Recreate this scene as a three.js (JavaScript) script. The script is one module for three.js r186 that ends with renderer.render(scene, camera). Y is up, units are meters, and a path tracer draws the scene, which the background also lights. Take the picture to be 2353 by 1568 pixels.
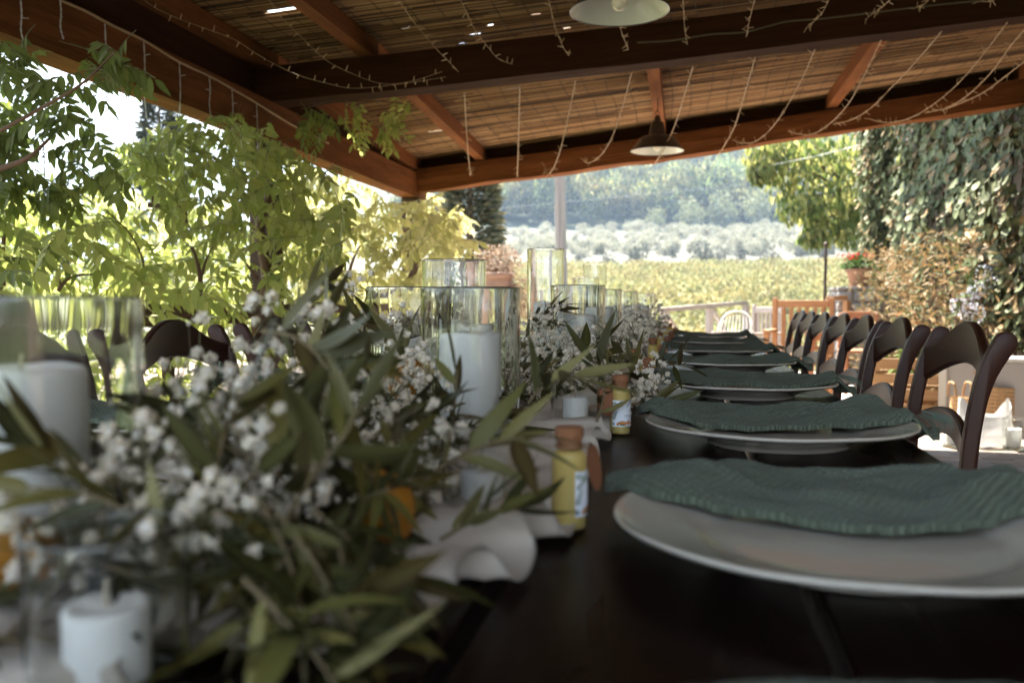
import * as THREE from 'three';
import { mergeGeometries, mergeVertices, toCreasedNormals } from 'three/addons/utils/BufferGeometryUtils.js';
import { RoundedBoxGeometry } from 'three/addons/geometries/RoundedBoxGeometry.js';

// ------------------------------------------------------------------ camera, sky, sun, exposure
const TABLE_Y = 0.76, EYE = 0.942;
const F0 = 2100, CX = 1176, CY = 784;                       // focal length and centre of the photograph at 2352 x 1568
const PITCH = Math.atan(87 / F0), YAW = Math.atan((399 * Math.cos(PITCH)) / F0);
const scene = new THREE.Scene();
const camera = new THREE.PerspectiveCamera((2 * Math.atan(CY / F0) * 180) / Math.PI, 1.5, 0.02, 3000);
const V = (x, y, z) => new THREE.Vector3(x, y, z);
const eye = V(0, EYE, 0);
const fwd = V(-Math.sin(YAW) * Math.cos(PITCH), -Math.sin(PITCH), -Math.cos(YAW) * Math.cos(PITCH));
const rgt = V(Math.cos(YAW), 0, -Math.sin(YAW));
const upv = rgt.clone().cross(fwd);
camera.position.copy(eye);
camera.lookAt(eye.clone().add(fwd));
camera.focus = 1.75;
camera.userData.fStop = 5.4;

const SUN_EL = (57 * Math.PI) / 180, SUN_AZ = (28 * Math.PI) / 180;   // azimuth is counted to the left of the table's direction
const sunDir = V(-Math.sin(SUN_AZ) * Math.cos(SUN_EL), Math.sin(SUN_EL), -Math.cos(SUN_AZ) * Math.cos(SUN_EL));
{ // a hazy summer sky, paler towards the horizon and round the sun
  const W = 256, H = 128, d = new Float32Array(W * H * 4), sm = (x) => x * x * (3 - 2 * x);
  for (let j = 0; j < H; j++) for (let i = 0; i < W; i++) {
    const el = ((j + 0.5) / H - 0.5) * Math.PI, az = ((i + 0.5) / W - 0.5) * 2 * Math.PI, v = V(Math.cos(az) * Math.cos(el), Math.sin(el), Math.sin(az) * Math.cos(el)), t = sm(Math.min(1, Math.max(0, Math.sin(el)) / 0.75)), c = Math.max(0, v.dot(sunDir)), glow = 0.28 * Math.pow(c, 5), o = (j * W + i) * 4;
    const hz = [0.51, 0.56, 0.6], zn = [0.18, 0.275, 0.43]; for (let k = 0; k < 3; k++) d[o + k] = hz[k] + (zn[k] - hz[k]) * t + glow * [1, 0.95, 0.85][k]; d[o + 3] = 1;
  }
  const t = new THREE.DataTexture(d, W, H, THREE.RGBAFormat, THREE.FloatType); t.mapping = THREE.EquirectangularReflectionMapping; t.magFilter = THREE.LinearFilter; t.needsUpdate = true;
  scene.background = t; scene.environment = t;
}
const sun = new THREE.DirectionalLight(new THREE.Color(1.0, 0.93, 0.8), 5);
sun.position.copy(sunDir.clone().multiplyScalar(60));
sun.castShadow = true;
sun.shadow.mapSize.set(4096, 4096);
Object.assign(sun.shadow.camera, { left: -40, right: 40, top: 40, bottom: -40, near: 1, far: 160 });
scene.add(sun, sun.target);
scene.fog = new THREE.FogExp2(new THREE.Color(0.6, 0.78, 1.0), 0.00045);
const renderer = new THREE.WebGLRenderer({ antialias: true });
renderer.toneMapping = THREE.LinearToneMapping;
renderer.toneMappingExposure = 7.7;
renderer.shadowMap.enabled = true;

// ------------------------------------------------------------------ helpers
function rng(seed) { let s = seed | 0; return () => { s = (s + 0x6d2b79f5) | 0; let t = Math.imul(s ^ (s >>> 15), 1 | s); t = (t + Math.imul(t ^ (t >>> 7), 61 | t)) ^ t; return ((t ^ (t >>> 14)) >>> 0) / 4294967296; }; }
const { sin, cos, PI, abs, min, max, sqrt, pow, floor, hypot, atan2, exp } = Math;
const lerp = (a, b, t) => a + (b - a) * t, clamp = (x, a, b) => min(max(x, a), b), sstep = (x, a, b) => { const t = clamp((x - a) / (b - a), 0, 1); return t * t * (3 - 2 * t); };
// a point at depth zc (metres along the optical axis) that the photograph shows at (px, py)
function at(px, py, zc) { return eye.clone().addScaledVector(rgt, ((px - CX) / F0) * zc).addScaledVector(upv, (-(py - CY) / F0) * zc).addScaledVector(fwd, zc); }
function onY(px, py, y) { const d = at(px, py, 1).sub(eye); return eye.clone().addScaledVector(d, (y - EYE) / d.y); }
const onTable = (px, py) => onY(px, py, TABLE_Y);

const used = {};
function numbered(name) { const n = used[name] = (used[name] ?? -1) + 1; return n ? name + '_' + String(n).padStart(3, '0') : name; }
function shade(o) { o.castShadow = true; o.receiveShadow = true; return o; }
function thing(name, label, category, pos = V(0, 0, 0), turn = 0, group) {
  const o = new THREE.Group(); o.name = numbered(name); o.position.copy(pos); o.rotation.y = turn;
  o.userData = { label, category }; if (group) o.userData.group = group;
  scene.add(o); return o;
}
function part(parent, name, geo, mat, label) {
  const m = shade(new THREE.Mesh(geo, mat)); m.name = name; if (label) m.userData.label = label; parent.add(m); return m;
}
function single(name, label, category, geo, mat, pos, turn = 0, group) {
  const m = shade(new THREE.Mesh(geo, mat)); m.name = numbered(name); if (pos) m.position.copy(pos); m.rotation.y = turn;
  m.userData = { label, category }; if (group) m.userData.group = group; scene.add(m); return m;
}
function struct(name, geo, mat) { const m = shade(new THREE.Mesh(geo, mat)); m.name = name; m.userData = { kind: 'structure' }; scene.add(m); return m; }
function stuff(o) { o.userData.kind = 'stuff'; return o; }
function copy(src, label, pos, turn = 0, group) {
  const c = src.clone(); c.name = numbered(src.name.replace(/_\d{3}$/, '')); c.userData = { ...src.userData };
  if (label) c.userData.label = label; if (group) c.userData.group = group;
  if (pos) c.position.copy(pos); c.rotation.y = turn; scene.add(c); return c;
}

// ---- noise
function lattice(n, seed) { const r = rng(seed), a = new Float32Array(n * n); for (let i = 0; i < a.length; i++) a[i] = r(); return a; }
const LAT = lattice(256, 77);
function vnoise(x, y, px = 256, py = 256) {
  const x0 = floor(x), y0 = floor(y), fx = x - x0, fy = y - y0, u = fx * fx * (3 - 2 * fx), v = fy * fy * (3 - 2 * fy);
  const w = (i, p) => ((i % p) + p) % p, g = (i, j) => LAT[(w(j, py) & 255) * 256 + (w(i, px) & 255)];
  return lerp(lerp(g(x0, y0), g(x0 + 1, y0), u), lerp(g(x0, y0 + 1), g(x0 + 1, y0 + 1), u), v);
}
function fbm(x, y, oct = 4, px = 256, py = 256) { let s = 0, a = 0.5, t = 0; for (let i = 0; i < oct; i++) { s += a * vnoise(x, y, px, py); t += a; a *= 0.5; x *= 2; y *= 2; px *= 2; py *= 2; } return s / t; }
function tex(w, h, fn, srgb = false, rep = 1) {
  const d = new Uint8Array(w * h * 4);
  for (let j = 0; j < h; j++) for (let i = 0; i < w; i++) { const c = fn(i / w, j / h), o = (j * w + i) * 4; d[o] = clamp(c[0], 0, 1) * 255; d[o + 1] = clamp(c[1], 0, 1) * 255; d[o + 2] = clamp(c[2], 0, 1) * 255; d[o + 3] = 255; }
  const t = new THREE.DataTexture(d, w, h); t.wrapS = t.wrapT = THREE.RepeatWrapping; t.magFilter = THREE.LinearFilter; t.minFilter = THREE.LinearFilter; t.needsUpdate = true;
  if (srgb) t.colorSpace = THREE.SRGBColorSpace; t.repeat.set(rep, rep); return t;
}
const grey = (v) => [v, v, v];
const L2S = (c) => (c <= 0.0031308 ? c * 12.92 : 1.055 * pow(c, 1 / 2.4) - 0.055);
const mix3 = (a, b, t) => [lerp(a[0], b[0], t), lerp(a[1], b[1], t), lerp(a[2], b[2], t)];
// tones that multiply a material's own colour (values near 1)
const toneTex = (w, h, f) => tex(w, h, (u, v) => grey(L2S(clamp(f(u, v), 0, 1))), true);

// ---- geometry
function boxUV(g, grain = 'x', k = 1) {                  // uv in metres, u along the grain
  g = g.index ? g.toNonIndexed() : g;
  const p = g.attributes.position, n = g.attributes.normal, uv = new Float32Array(p.count * 2), ax = { x: 0, y: 1, z: 2 }[grain];
  for (let i = 0; i < p.count; i++) {
    const P = [p.getX(i), p.getY(i), p.getZ(i)], N = [abs(n.getX(i)), abs(n.getY(i)), abs(n.getZ(i))];
    const d = N[0] > N[1] && N[0] > N[2] ? 0 : N[1] > N[2] ? 1 : 2, rest = [0, 1, 2].filter((q) => q !== d);
    let u, v; if (d === ax) { u = P[rest[0]]; v = P[rest[1]]; } else { u = P[ax]; v = P[rest.find((q) => q !== ax)] + d * 0.37; }
    uv[i * 2] = u * k; uv[i * 2 + 1] = v * k;
  }
  g.setAttribute('uv', new THREE.BufferAttribute(uv, 2)); return g;
}
function bar(w, h, d, r = 0.004, seg = 1) { return new RoundedBoxGeometry(w, h, d, seg, min(r, w / 2.1, h / 2.1, d / 2.1)); }
function mat4(pos, dir, up, s = 1, sy = s, sz = s) {      // x axis along dir, y axis towards up
  const x = dir.clone().normalize(), z = x.clone().cross(up); if (z.lengthSq() < 1e-8) z.copy(x).cross(V(0.3, 0.9, 0.31)); z.normalize(); const y = z.clone().cross(x);
  return new THREE.Matrix4().makeBasis(x.multiplyScalar(s), y.multiplyScalar(sy), z.multiplyScalar(sz)).setPosition(pos);
}
function beam(a, b, w, h, r = 0.006, sag = 0, seg = 10) { // a timber from a to b (points on the middle of its underside), UV in metres along it
  const L = a.distanceTo(b), g = new THREE.BoxGeometry(L, h, w, seg, 2, 2), p = g.attributes.position;
  for (let i = 0; i < p.count; i++) { const t = p.getX(i) / L + 0.5; p.setY(i, p.getY(i) + h / 2 - sag * 4 * t * (1 - t) + (fbm(t * L * 3, p.getZ(i) * 9 + h * 7, 2) - 0.5) * r); p.setZ(i, p.getZ(i) + (fbm(t * L * 2 + 9, p.getY(i) * 8, 2) - 0.5) * r); }
  let q = boxUV(g, 'x'); q.computeVertexNormals(); q = q.applyMatrix4(mat4(a.clone().lerp(b, 0.5), b.clone().sub(a), V(0, 1, 0))); return q;
}
function tube(pts, r0, r1 = r0, seg = 24, sides = 6, wob = 0) {
  const c = new THREE.CatmullRomCurve3(pts), g = new THREE.TubeGeometry(c, seg, 1, sides), p = g.attributes.position, q = V(0, 0, 0), o = V(0, 0, 0);
  for (let i = 0; i <= seg; i++) { c.getPointAt(i / seg, o); for (let j = 0; j <= sides; j++) { const k = i * (sides + 1) + j; q.fromBufferAttribute(p, k).sub(o).multiplyScalar(lerp(r0, r1, i / seg) * (1 + wob * (vnoise(i * 0.7 + 3, j * 1.3) - 0.5))).add(o); p.setXYZ(k, q.x, q.y, q.z); } }
  return g;
}
// joins copies of geometries into one: items = [geometry, matrix, colour (linear rgb) or null]
function join(items) {
  let nv = 0, ni = 0; for (const [g] of items) { nv += g.attributes.position.count; ni += g.index ? g.index.count : g.attributes.position.count; }
  const P = new Float32Array(nv * 3), N = new Float32Array(nv * 3), C = new Float32Array(nv * 3), I = new Uint32Array(ni), v = V(0, 0, 0), nm = new THREE.Matrix3(); let o = 0, io = 0;
  for (const [g, m, c] of items) {
    const p = g.attributes.position, n = g.attributes.normal, gc = g.attributes.color; nm.getNormalMatrix(m);
    for (let i = 0; i < p.count; i++) {
      v.fromBufferAttribute(p, i).applyMatrix4(m).toArray(P, (o + i) * 3); v.fromBufferAttribute(n, i).applyMatrix3(nm).normalize().toArray(N, (o + i) * 3);
      const k = (o + i) * 3; for (let q = 0; q < 3; q++) C[k + q] = (gc ? gc.array[i * 3 + q] : 1) * (c ? c[q] : 1);
    }
    if (g.index) for (let i = 0; i < g.index.count; i++) I[io++] = g.index.array[i] + o; else for (let i = 0; i < p.count; i++) I[io++] = i + o;
    o += p.count;
  }
  const g = new THREE.BufferGeometry(); g.setAttribute('position', new THREE.BufferAttribute(P, 3)); g.setAttribute('normal', new THREE.BufferAttribute(N, 3)); g.setAttribute('color', new THREE.BufferAttribute(C, 3)); g.setIndex(new THREE.BufferAttribute(I, 1)); return g;
}
const ID = new THREE.Matrix4();
function lathe(pts, seg = 48) { return new THREE.LatheGeometry(pts.map(([x, y]) => new THREE.Vector2(x, y)), seg); }
function soft(g, a = 0.7) { return toCreasedNormals(g.index ? g.toNonIndexed() : g, a); }
// a leaf along +x, its upper side towards +y
function leaf(L, W, { seg = 5, fold = 0.25, curl = 0, tip = 1, both = null, top = [1, 1, 1], mid = null, wave = 0, twist = 0 } = {}) {
  const P = [], C = [], I = [], side = (off, col, flip) => {
    const o = P.length / 3;
    for (let i = 0; i <= seg; i++) {
      const t = i / seg, w = (W / 2) * pow(sin(PI * pow(t, 0.8)), 0.75) * (t > 0.999 || t < 0.001 ? 0 : 1) * lerp(1, 1 - t * 0.35, tip), y = curl * t * t * L + off, a = twist * t;
      for (const s of [-1, 0, 1]) {
        const yy = s ? fold * w + wave * W * sin(t * 9 + s) : 0, zz = s * w;
        P.push(t * L, y + yy * cos(a) - zz * sin(a) * 0.5, zz * cos(a) + yy * sin(a)); const c = s || !mid ? col : mid; C.push(...c);
      }
    }
    for (let i = 0; i < seg; i++) for (let k = 0; k < 2; k++) { const a = o + i * 3 + k, b = a + 1, c = a + 3, d = a + 4; flip ? I.push(a, c, b, b, c, d) : I.push(a, b, c, b, d, c); }
  };
  side(0, top, false); if (both) side(-0.0005, both, true);
  const g = new THREE.BufferGeometry(); g.setAttribute('position', new THREE.Float32BufferAttribute(P, 3)); g.setAttribute('color', new THREE.Float32BufferAttribute(C, 3)); g.setIndex(I); g.computeVertexNormals(); return g;
}
function rdir(r, up = 0) { const t = r() * 2 * PI, z = r() * 2 - 1, s = sqrt(1 - z * z); return V(s * cos(t), z + up, s * sin(t)).normalize(); }

// ------------------------------------------------------------------ materials
const STD = (o) => new THREE.MeshStandardMaterial(o), PHY = (o) => new THREE.MeshPhysicalMaterial(o);
const RGB = (r, g, b) => new THREE.Color().setRGB(r, g, b);
const woodTone = toneTex(512, 512, (u, v) => { const k = fbm(u * 4, v * 48, 3, 4, 48), l = fbm(u * 3 + 7, v * 9, 3, 3, 9), f = fbm(u * 16, v * 220, 2, 16, 220); return 0.35 + 0.45 * pow(k, 1.2) + 0.3 * (l - 0.2) + 0.18 * (f - 0.5); });
const woodBump = tex(512, 512, (u, v) => grey(0.5 * fbm(u * 6, v * 120, 3, 6, 120) + 0.5 * fbm(u * 3, v * 30, 3, 3, 30)));
const scuff = tex(256, 256, (u, v) => grey(0.55 + 0.6 * (fbm(u * 6, v * 6, 4, 6, 6) - 0.5)));
const rough = tex(256, 256, (u, v) => grey(fbm(u * 12, v * 12, 5, 12, 12)));
const tableRough = tex(512, 512, (u, v) => grey(0.3 + 0.45 * fbm(u * 3, v * 40, 3, 3, 40) + 0.35 * (fbm(u * 7, v * 7, 4, 7, 7) - 0.5)));
const wood = (c, ro = 0.6, o = {}) => PHY({ color: RGB(...c), map: woodTone, roughness: ro, bumpMap: woodBump, bumpScale: 0.0012, ...o });
const M = {
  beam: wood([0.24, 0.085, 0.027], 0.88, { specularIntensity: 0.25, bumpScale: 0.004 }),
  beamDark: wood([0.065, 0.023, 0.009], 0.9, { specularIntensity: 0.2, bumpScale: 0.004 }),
  rail: wood([0.1, 0.05, 0.03], 0.85, { bumpScale: 0.006 }),
  table: wood([0.012, 0.0035, 0.003], 0.62, { bumpScale: 0.0006, specularIntensity: 0.28, roughnessMap: tableRough }),
  chair: wood([0.06, 0.019, 0.011], 0.4, { specularIntensity: 0.4, bumpScale: 0.0004, clearcoat: 0.06, clearcoatRoughness: 0.3 }),
  teak: wood([0.5, 0.24, 0.09], 0.6), teakGrey: wood([0.5, 0.42, 0.36], 0.7),
  porcelain: PHY({ color: RGB(0.57, 0.525, 0.445), roughness: 0.14, clearcoat: 0.4, clearcoatRoughness: 0.08 }),
  wax: PHY({ color: RGB(0.86, 0.845, 0.81), roughness: 0.5, specularIntensity: 0.5 }),
  wick: STD({ color: RGB(0.5, 0.42, 0.3), roughness: 0.9 }),
  glass: PHY({ color: RGB(0.985, 0.99, 0.98), roughness: 0.02, transmission: 1, thickness: 0, ior: 1.5, specularIntensity: 0.5 }),
  solid: PHY({ color: RGB(0.985, 0.995, 0.985), roughness: 0.0, transmission: 1, thickness: 0.004, ior: 1.47, attenuationColor: RGB(0.75, 0.88, 0.8), attenuationDistance: 0.12 }),
  rim: PHY({ color: RGB(0.9, 0.95, 0.93), roughness: 0.03, transmission: 1, thickness: 0.01, ior: 1.5, attenuationColor: RGB(0.6, 0.8, 0.75), attenuationDistance: 0.05 }),
  liquid: PHY({ color: RGB(0.86, 0.69, 0.24), roughness: 0.75, transmission: 0.5, thickness: 0, specularIntensity: 0.4 }),
  cork: STD({ color: RGB(0.27, 0.115, 0.05), roughness: 0.9, bumpMap: rough, bumpScale: 0.001 }),
  kraft: STD({ color: RGB(0.25, 0.1, 0.045), roughness: 0.85, bumpMap: rough, bumpScale: 0.0004 }),
  twine: STD({ color: RGB(0.35, 0.2, 0.1), roughness: 0.95 }),
  linen: PHY({ color: RGB(0.56, 0.49, 0.41), roughness: 0.9, transmission: 0.12, thickness: 0, bumpMap: tex(256, 256, (u, v) => grey(0.5 + 0.25 * sin(u * 2 * PI * 64) + 0.25 * sin(v * 2 * PI * 64))), bumpScale: 0.0003 }),
  leaf: PHY({ color: RGB(0.8, 0.76, 0.58), vertexColors: true, roughness: 0.5, specularIntensity: 0.42 }),
  trans: PHY({ color: RGB(1, 1, 1), vertexColors: true, roughness: 0.95, transmission: 0.6, thickness: 0, specularIntensity: 0.5 }),
  foliage: PHY({ color: RGB(1, 1, 1), vertexColors: true, roughness: 0.9, transmission: 0.3, thickness: 0, specularIntensity: 0.4 }),
  glossLeaf: PHY({ color: RGB(1, 1, 1), vertexColors: true, roughness: 0.6, specularIntensity: 0.28 }),
  bark: STD({ color: RGB(0.12, 0.075, 0.05), roughness: 0.95, bumpMap: rough, bumpScale: 0.01 }),
  twig: STD({ color: RGB(0.11, 0.06, 0.035), roughness: 0.9 }),
  stem: STD({ color: RGB(0.16, 0.12, 0.06), roughness: 0.85 }),
  flower: PHY({ color: RGB(1, 1, 1), vertexColors: true, roughness: 0.9, transmission: 0.12, thickness: 0, specularIntensity: 0.2 }),
  vcol: STD({ color: RGB(1, 1, 1), vertexColors: true, roughness: 0.85 }),
};

// ================================================================== the land
// height of the land at a bearing (azimuth right of the table's direction) and distance
const HPROF = [[0, -0.06], [13, -0.08], [17, -1.6], [26, -2.2], [40, 0.1], [60, 1.5], [85, 3.3], [112, 5.2], [160, 10.2], [226, 18.6], [240, 20.2], [262, 24], [300, 36], [420, 80], [560, 118], [900, 130]];
function landH(x, z) {
  const r = hypot(x, z), az = atan2(x, -z); let i = 1; while (i < HPROF.length - 1 && r > HPROF[i][0]) i++;
  const [r0, h0] = HPROF[i - 1], [r1, h1] = HPROF[i], h = lerp(h0, h1, clamp((r - r0) / (r1 - r0), 0, 1));
  const k = lerp(0.12, 1, sstep(az, -0.62, -0.2)) * lerp(1, 0.8, sstep(az, 0.5, 1.4)) * (abs(az) > 2.2 ? 0.2 : 1);
  return (h > 0 ? h * k : h) + (r > 30 ? (fbm(x * 0.02 + 40, z * 0.02 + 40, 3) - 0.5) * min(5, r * 0.02) * k : 0);
}
{
  const P = [], C = [], I = [], rings = [0]; let r = 3; while (r < 900) { rings.push(r); r *= 1.085; } const NA = 180;
  rings.forEach((rr, i) => {
    for (let j = 0; j < NA; j++) {
      const a = (j / NA) * 2 * PI, x = rr * sin(a), z = -rr * cos(a), n = fbm(x * 0.07 + 9, z * 0.07 + 5, 4); P.push(x, landH(x, z), z);
      const field = mix3([0.085, 0.078, 0.042], [0.11, 0.1, 0.06], n), grove = mix3([0.052, 0.049, 0.025], [0.076, 0.07, 0.042], n), lawn = mix3([0.045, 0.07, 0.018], [0.085, 0.105, 0.03], n), wd = [0.06, 0.08, 0.035];
      let c = rr < 30 ? lawn : mix3(lawn, field, sstep(rr, 30, 45)); c = mix3(c, grove, sstep(rr + 14 * (n - 0.5), 78, 92)); c = mix3(c, wd, sstep(rr, 228, 240)); C.push(...c);
    }
    if (i) for (let j = 0; j < NA; j++) { const a = (i - 1) * NA + j, b = (i - 1) * NA + ((j + 1) % NA), c = i * NA + j, d = i * NA + ((j + 1) % NA); I.push(a, b, c, b, d, c); }
  });
  const g = new THREE.BufferGeometry(); g.setAttribute('position', new THREE.Float32BufferAttribute(P, 3)); g.setAttribute('color', new THREE.Float32BufferAttribute(C, 3)); g.setIndex(I.map((_, i) => I[i - (i % 3) + [0, 2, 1][i % 3]])); g.computeVertexNormals();
  struct('ground', g, M.vcol);
}
// where a pixel column meets the land at distance r
function landAt(px, r) { const d = at(px, 690, 1).sub(eye); d.y = 0; d.normalize(); const x = d.x * r, z = d.z * r; return V(x, landH(x, z), z); }

// a crown of small leaf faces gathered in clumps
function crownGeo(seed, n, R, H, size, cols, clumps = 9, squash = 1) {
  const r = rng(seed), items = [], lf = leaf(1, 0.55, { seg: 2, fold: 0.2 }), C = [];
  for (let k = 0; k < clumps; k++) { const d = rdir(r, 0.15), q = pow(r(), 0.5); C.push([d.x * R * 0.62 * q, H * (0.5 + d.y * 0.32 * q), d.z * R * 0.62 * q, R * lerp(0.38, 0.62, r()), r()]); }
  for (let i = 0; i < n; i++) {
    const c = C[(r() * clumps) | 0], d = rdir(r, 0.12), q = pow(r(), 0.33), p = V(c[0] + d.x * c[3] * q, c[1] + d.y * c[3] * squash * q, c[2] + d.z * c[3] * q);
    const col = mix3(cols[0], cols[1], clamp(0.6 * r() + 0.5 * c[4] - 0.05, 0, 1)); const dir = rdir(r).addScaledVector(d, 0.7);
    items.push([lf, mat4(p, dir, rdir(r, 0.8), size * lerp(0.7, 1.3, r())), col]);
  }
  return join(items);
}
function trunkGeo(seed, h, r0, branches = 4, spread = 0.4) {
  const r = rng(seed), L = [], add = (a, b, r0, r1) => L.push([tube([a, a.clone().lerp(b, 0.5).add(V((r() - 0.5) * h * 0.08, 0, (r() - 0.5) * h * 0.08)), b], r0, r1, 6, 6, 0.3), ID, null]);
  const top = V((r() - 0.5) * h * 0.12, h, (r() - 0.5) * h * 0.12); add(V(0, -0.3, 0), top, r0, r0 * 0.6);
  for (let i = 0; i < branches; i++) { const a = (i / branches) * 2 * PI + r(); add(top.clone().multiplyScalar(0.85), V(cos(a) * h * spread, h * (1.35 + 0.4 * r()), sin(a) * h * spread), r0 * 0.5, r0 * 0.15); }
  return join(L);
}
// ---- olive grove on the slope: every tree its own thing
{
  const r = rng(5), oc = [[0.15, 0.147, 0.1], [0.38, 0.36, 0.26]];
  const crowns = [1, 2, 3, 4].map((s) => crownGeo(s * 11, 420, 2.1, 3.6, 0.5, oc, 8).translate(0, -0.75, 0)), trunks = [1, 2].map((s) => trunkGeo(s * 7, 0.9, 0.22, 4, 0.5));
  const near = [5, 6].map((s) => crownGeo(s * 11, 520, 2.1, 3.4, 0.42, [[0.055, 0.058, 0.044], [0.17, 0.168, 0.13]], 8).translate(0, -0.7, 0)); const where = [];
  // the trees that stand clear in the lower grove, then the rows above
  for (const [px, dist, s] of [[1465, 104, 0.85], [1395, 116, 0.7], [1612, 100, 1.05], [1772, 108, 0.95], [1700, 124, 0.8], [1650, 118, 0.7], [1545, 128, 0.65], [1840, 128, 0.75], [1515, 138, 0.6], [1330, 124, 0.55], [1890, 122, 0.8]]) where.push([px, dist, s]);
  for (let row = 0; row < 12; row++) { const d = 136 + row * 7.6; for (let k = 0; k < 19; k++) { const px = 1120 + ((k + (row % 2) * 0.5 + (r() - 0.5) * 1.1) / 19) * 1000; where.push([px, d + (r() - 0.5) * 8, lerp(0.5, 1.1, r())]); } }
  let proto = [];
  where.forEach(([px, d, s], i) => {
    const p = landAt(px, d), v = i < 11 ? 4 + (i % 2) : i % 4; let t;
    const lab = i < 11 ? ['grey green olive tree at the lower left edge of the grove', 'small grey olive bush left of the lowest olive trees, beside the tree trunk', 'largest rounded olive tree at the lower edge of the grove', 'rounded olive tree at the right end of the lower grove edge, near the ivy', 'olive tree just above and left of the rightmost lower olive', 'olive tree behind the largest lower olive', 'pale olive tree between the two largest lower olives', 'pale olive tree partly behind the leafy branch', 'small pale olive tree above the leftmost lower olive', 'small pale olive tree close right of the bare tree trunk', 'olive tree at the grove edge behind the leafy tree'][i] : 'pale silvery olive tree in the rows on the sunlit slope';
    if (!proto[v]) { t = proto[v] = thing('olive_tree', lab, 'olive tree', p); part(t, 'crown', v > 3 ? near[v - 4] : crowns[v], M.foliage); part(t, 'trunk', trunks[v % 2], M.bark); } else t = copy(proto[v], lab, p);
    t.userData.group = i < 11 ? 'olive trees at the foot of the grove' : 'olive trees in rows on the slope'; t.rotation.y = r() * 6; t.scale.set(s * lerp(0.9, 1.1, r()), s * lerp(0.85, 1.1, r()), s);
  });
}
// ---- the wood above the grove, one far mass
{
  const r = rng(9), n = 1700, g = crownGeo(61, 420, 4.6, 9, 1.25, [[0.02, 0.042, 0.016], [0.48, 0.45, 0.17]], 7), m = new THREE.InstancedMesh(g, M.foliage, n), q = new THREE.Matrix4(), e = new THREE.Euler(), c = new THREE.Color();
  for (let i = 0; i < n; i++) {
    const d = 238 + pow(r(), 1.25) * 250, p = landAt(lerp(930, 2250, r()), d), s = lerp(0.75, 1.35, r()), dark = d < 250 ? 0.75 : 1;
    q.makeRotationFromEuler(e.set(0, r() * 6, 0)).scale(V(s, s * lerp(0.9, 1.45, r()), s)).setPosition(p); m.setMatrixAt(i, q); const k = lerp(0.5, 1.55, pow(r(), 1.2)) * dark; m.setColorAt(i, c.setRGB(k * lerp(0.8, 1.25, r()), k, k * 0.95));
  }
  m.name = 'forest'; m.userData = { kind: 'stuff', label: 'dense wood covering the hill above the olive grove', category: 'forest' }; shade(m); scene.add(m);
}
// a few paler round trees at the wood's foot
{
  const r = rng(19), g = crownGeo(71, 700, 4.2, 8, 0.75, [[0.12, 0.14, 0.06], [0.3, 0.3, 0.16]], 10), tg = trunkGeo(3, 2.5, 0.3); let p0;
  [[1585, 228, 1.05, 'pale round tree at the foot of the wood, left of a pair'], [1655, 230, 1.2, 'largest pale round tree at the foot of the wood, right of a pair'], [1505, 230, 0.8, 'low pale tree at the foot of the wood right of the bare trunk'], [1745, 232, 1.3, 'tall pale tree at the foot of the wood beside the leafy branch']].forEach(([px, d, s, lab], i) => {
    const p = landAt(px, d); const t = i ? copy(p0, lab, p, r() * 6) : (p0 = thing('broadleaf_tree', lab, 'tree', p)); if (!i) { part(t, 'crown', g, M.foliage); part(t, 'trunk', tg, M.bark); }
    t.scale.setScalar(s);
  });
}
// ---- vineyard: rows of leafy vines with posts
{
  const r = rng(23), g = crownGeo(83, 90, 0.75, 1.5, 0.3, [[0.16, 0.15, 0.066], [0.4, 0.365, 0.2]], 7, 0.8), L = [];
  for (let row = 0; row < 60; row++) { const d = 30 * pow(1.0225, row) + row * 0.05; if (d > 92) break; const cnt = Math.round(d * 0.95); for (let k = 0; k < cnt; k++) L.push([1100 + ((k + r() * 0.6) / cnt) * 980, d + (r() - 0.5) * 0.5]); }
  const m = new THREE.InstancedMesh(g, M.foliage, L.length), q = new THREE.Matrix4(), e = new THREE.Euler(), c = new THREE.Color();
  L.forEach(([px, d], i) => { const p = landAt(px, d), s = lerp(0.75, 1.15, r()); q.makeRotationFromEuler(e.set(0, r() * 6, 0)).scale(V(s, s, s)).setPosition(p); m.setMatrixAt(i, q); const k = lerp(0.6, 1.25, r()); m.setColorAt(i, c.setRGB(k * lerp(0.9, 1.15, r()), k, k * 0.8)); });
  m.name = 'vineyard'; m.userData = { kind: 'stuff', label: 'yellow green vineyard covering the field below the olive grove', category: 'vineyard' }; shade(m); scene.add(m);
}
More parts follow.
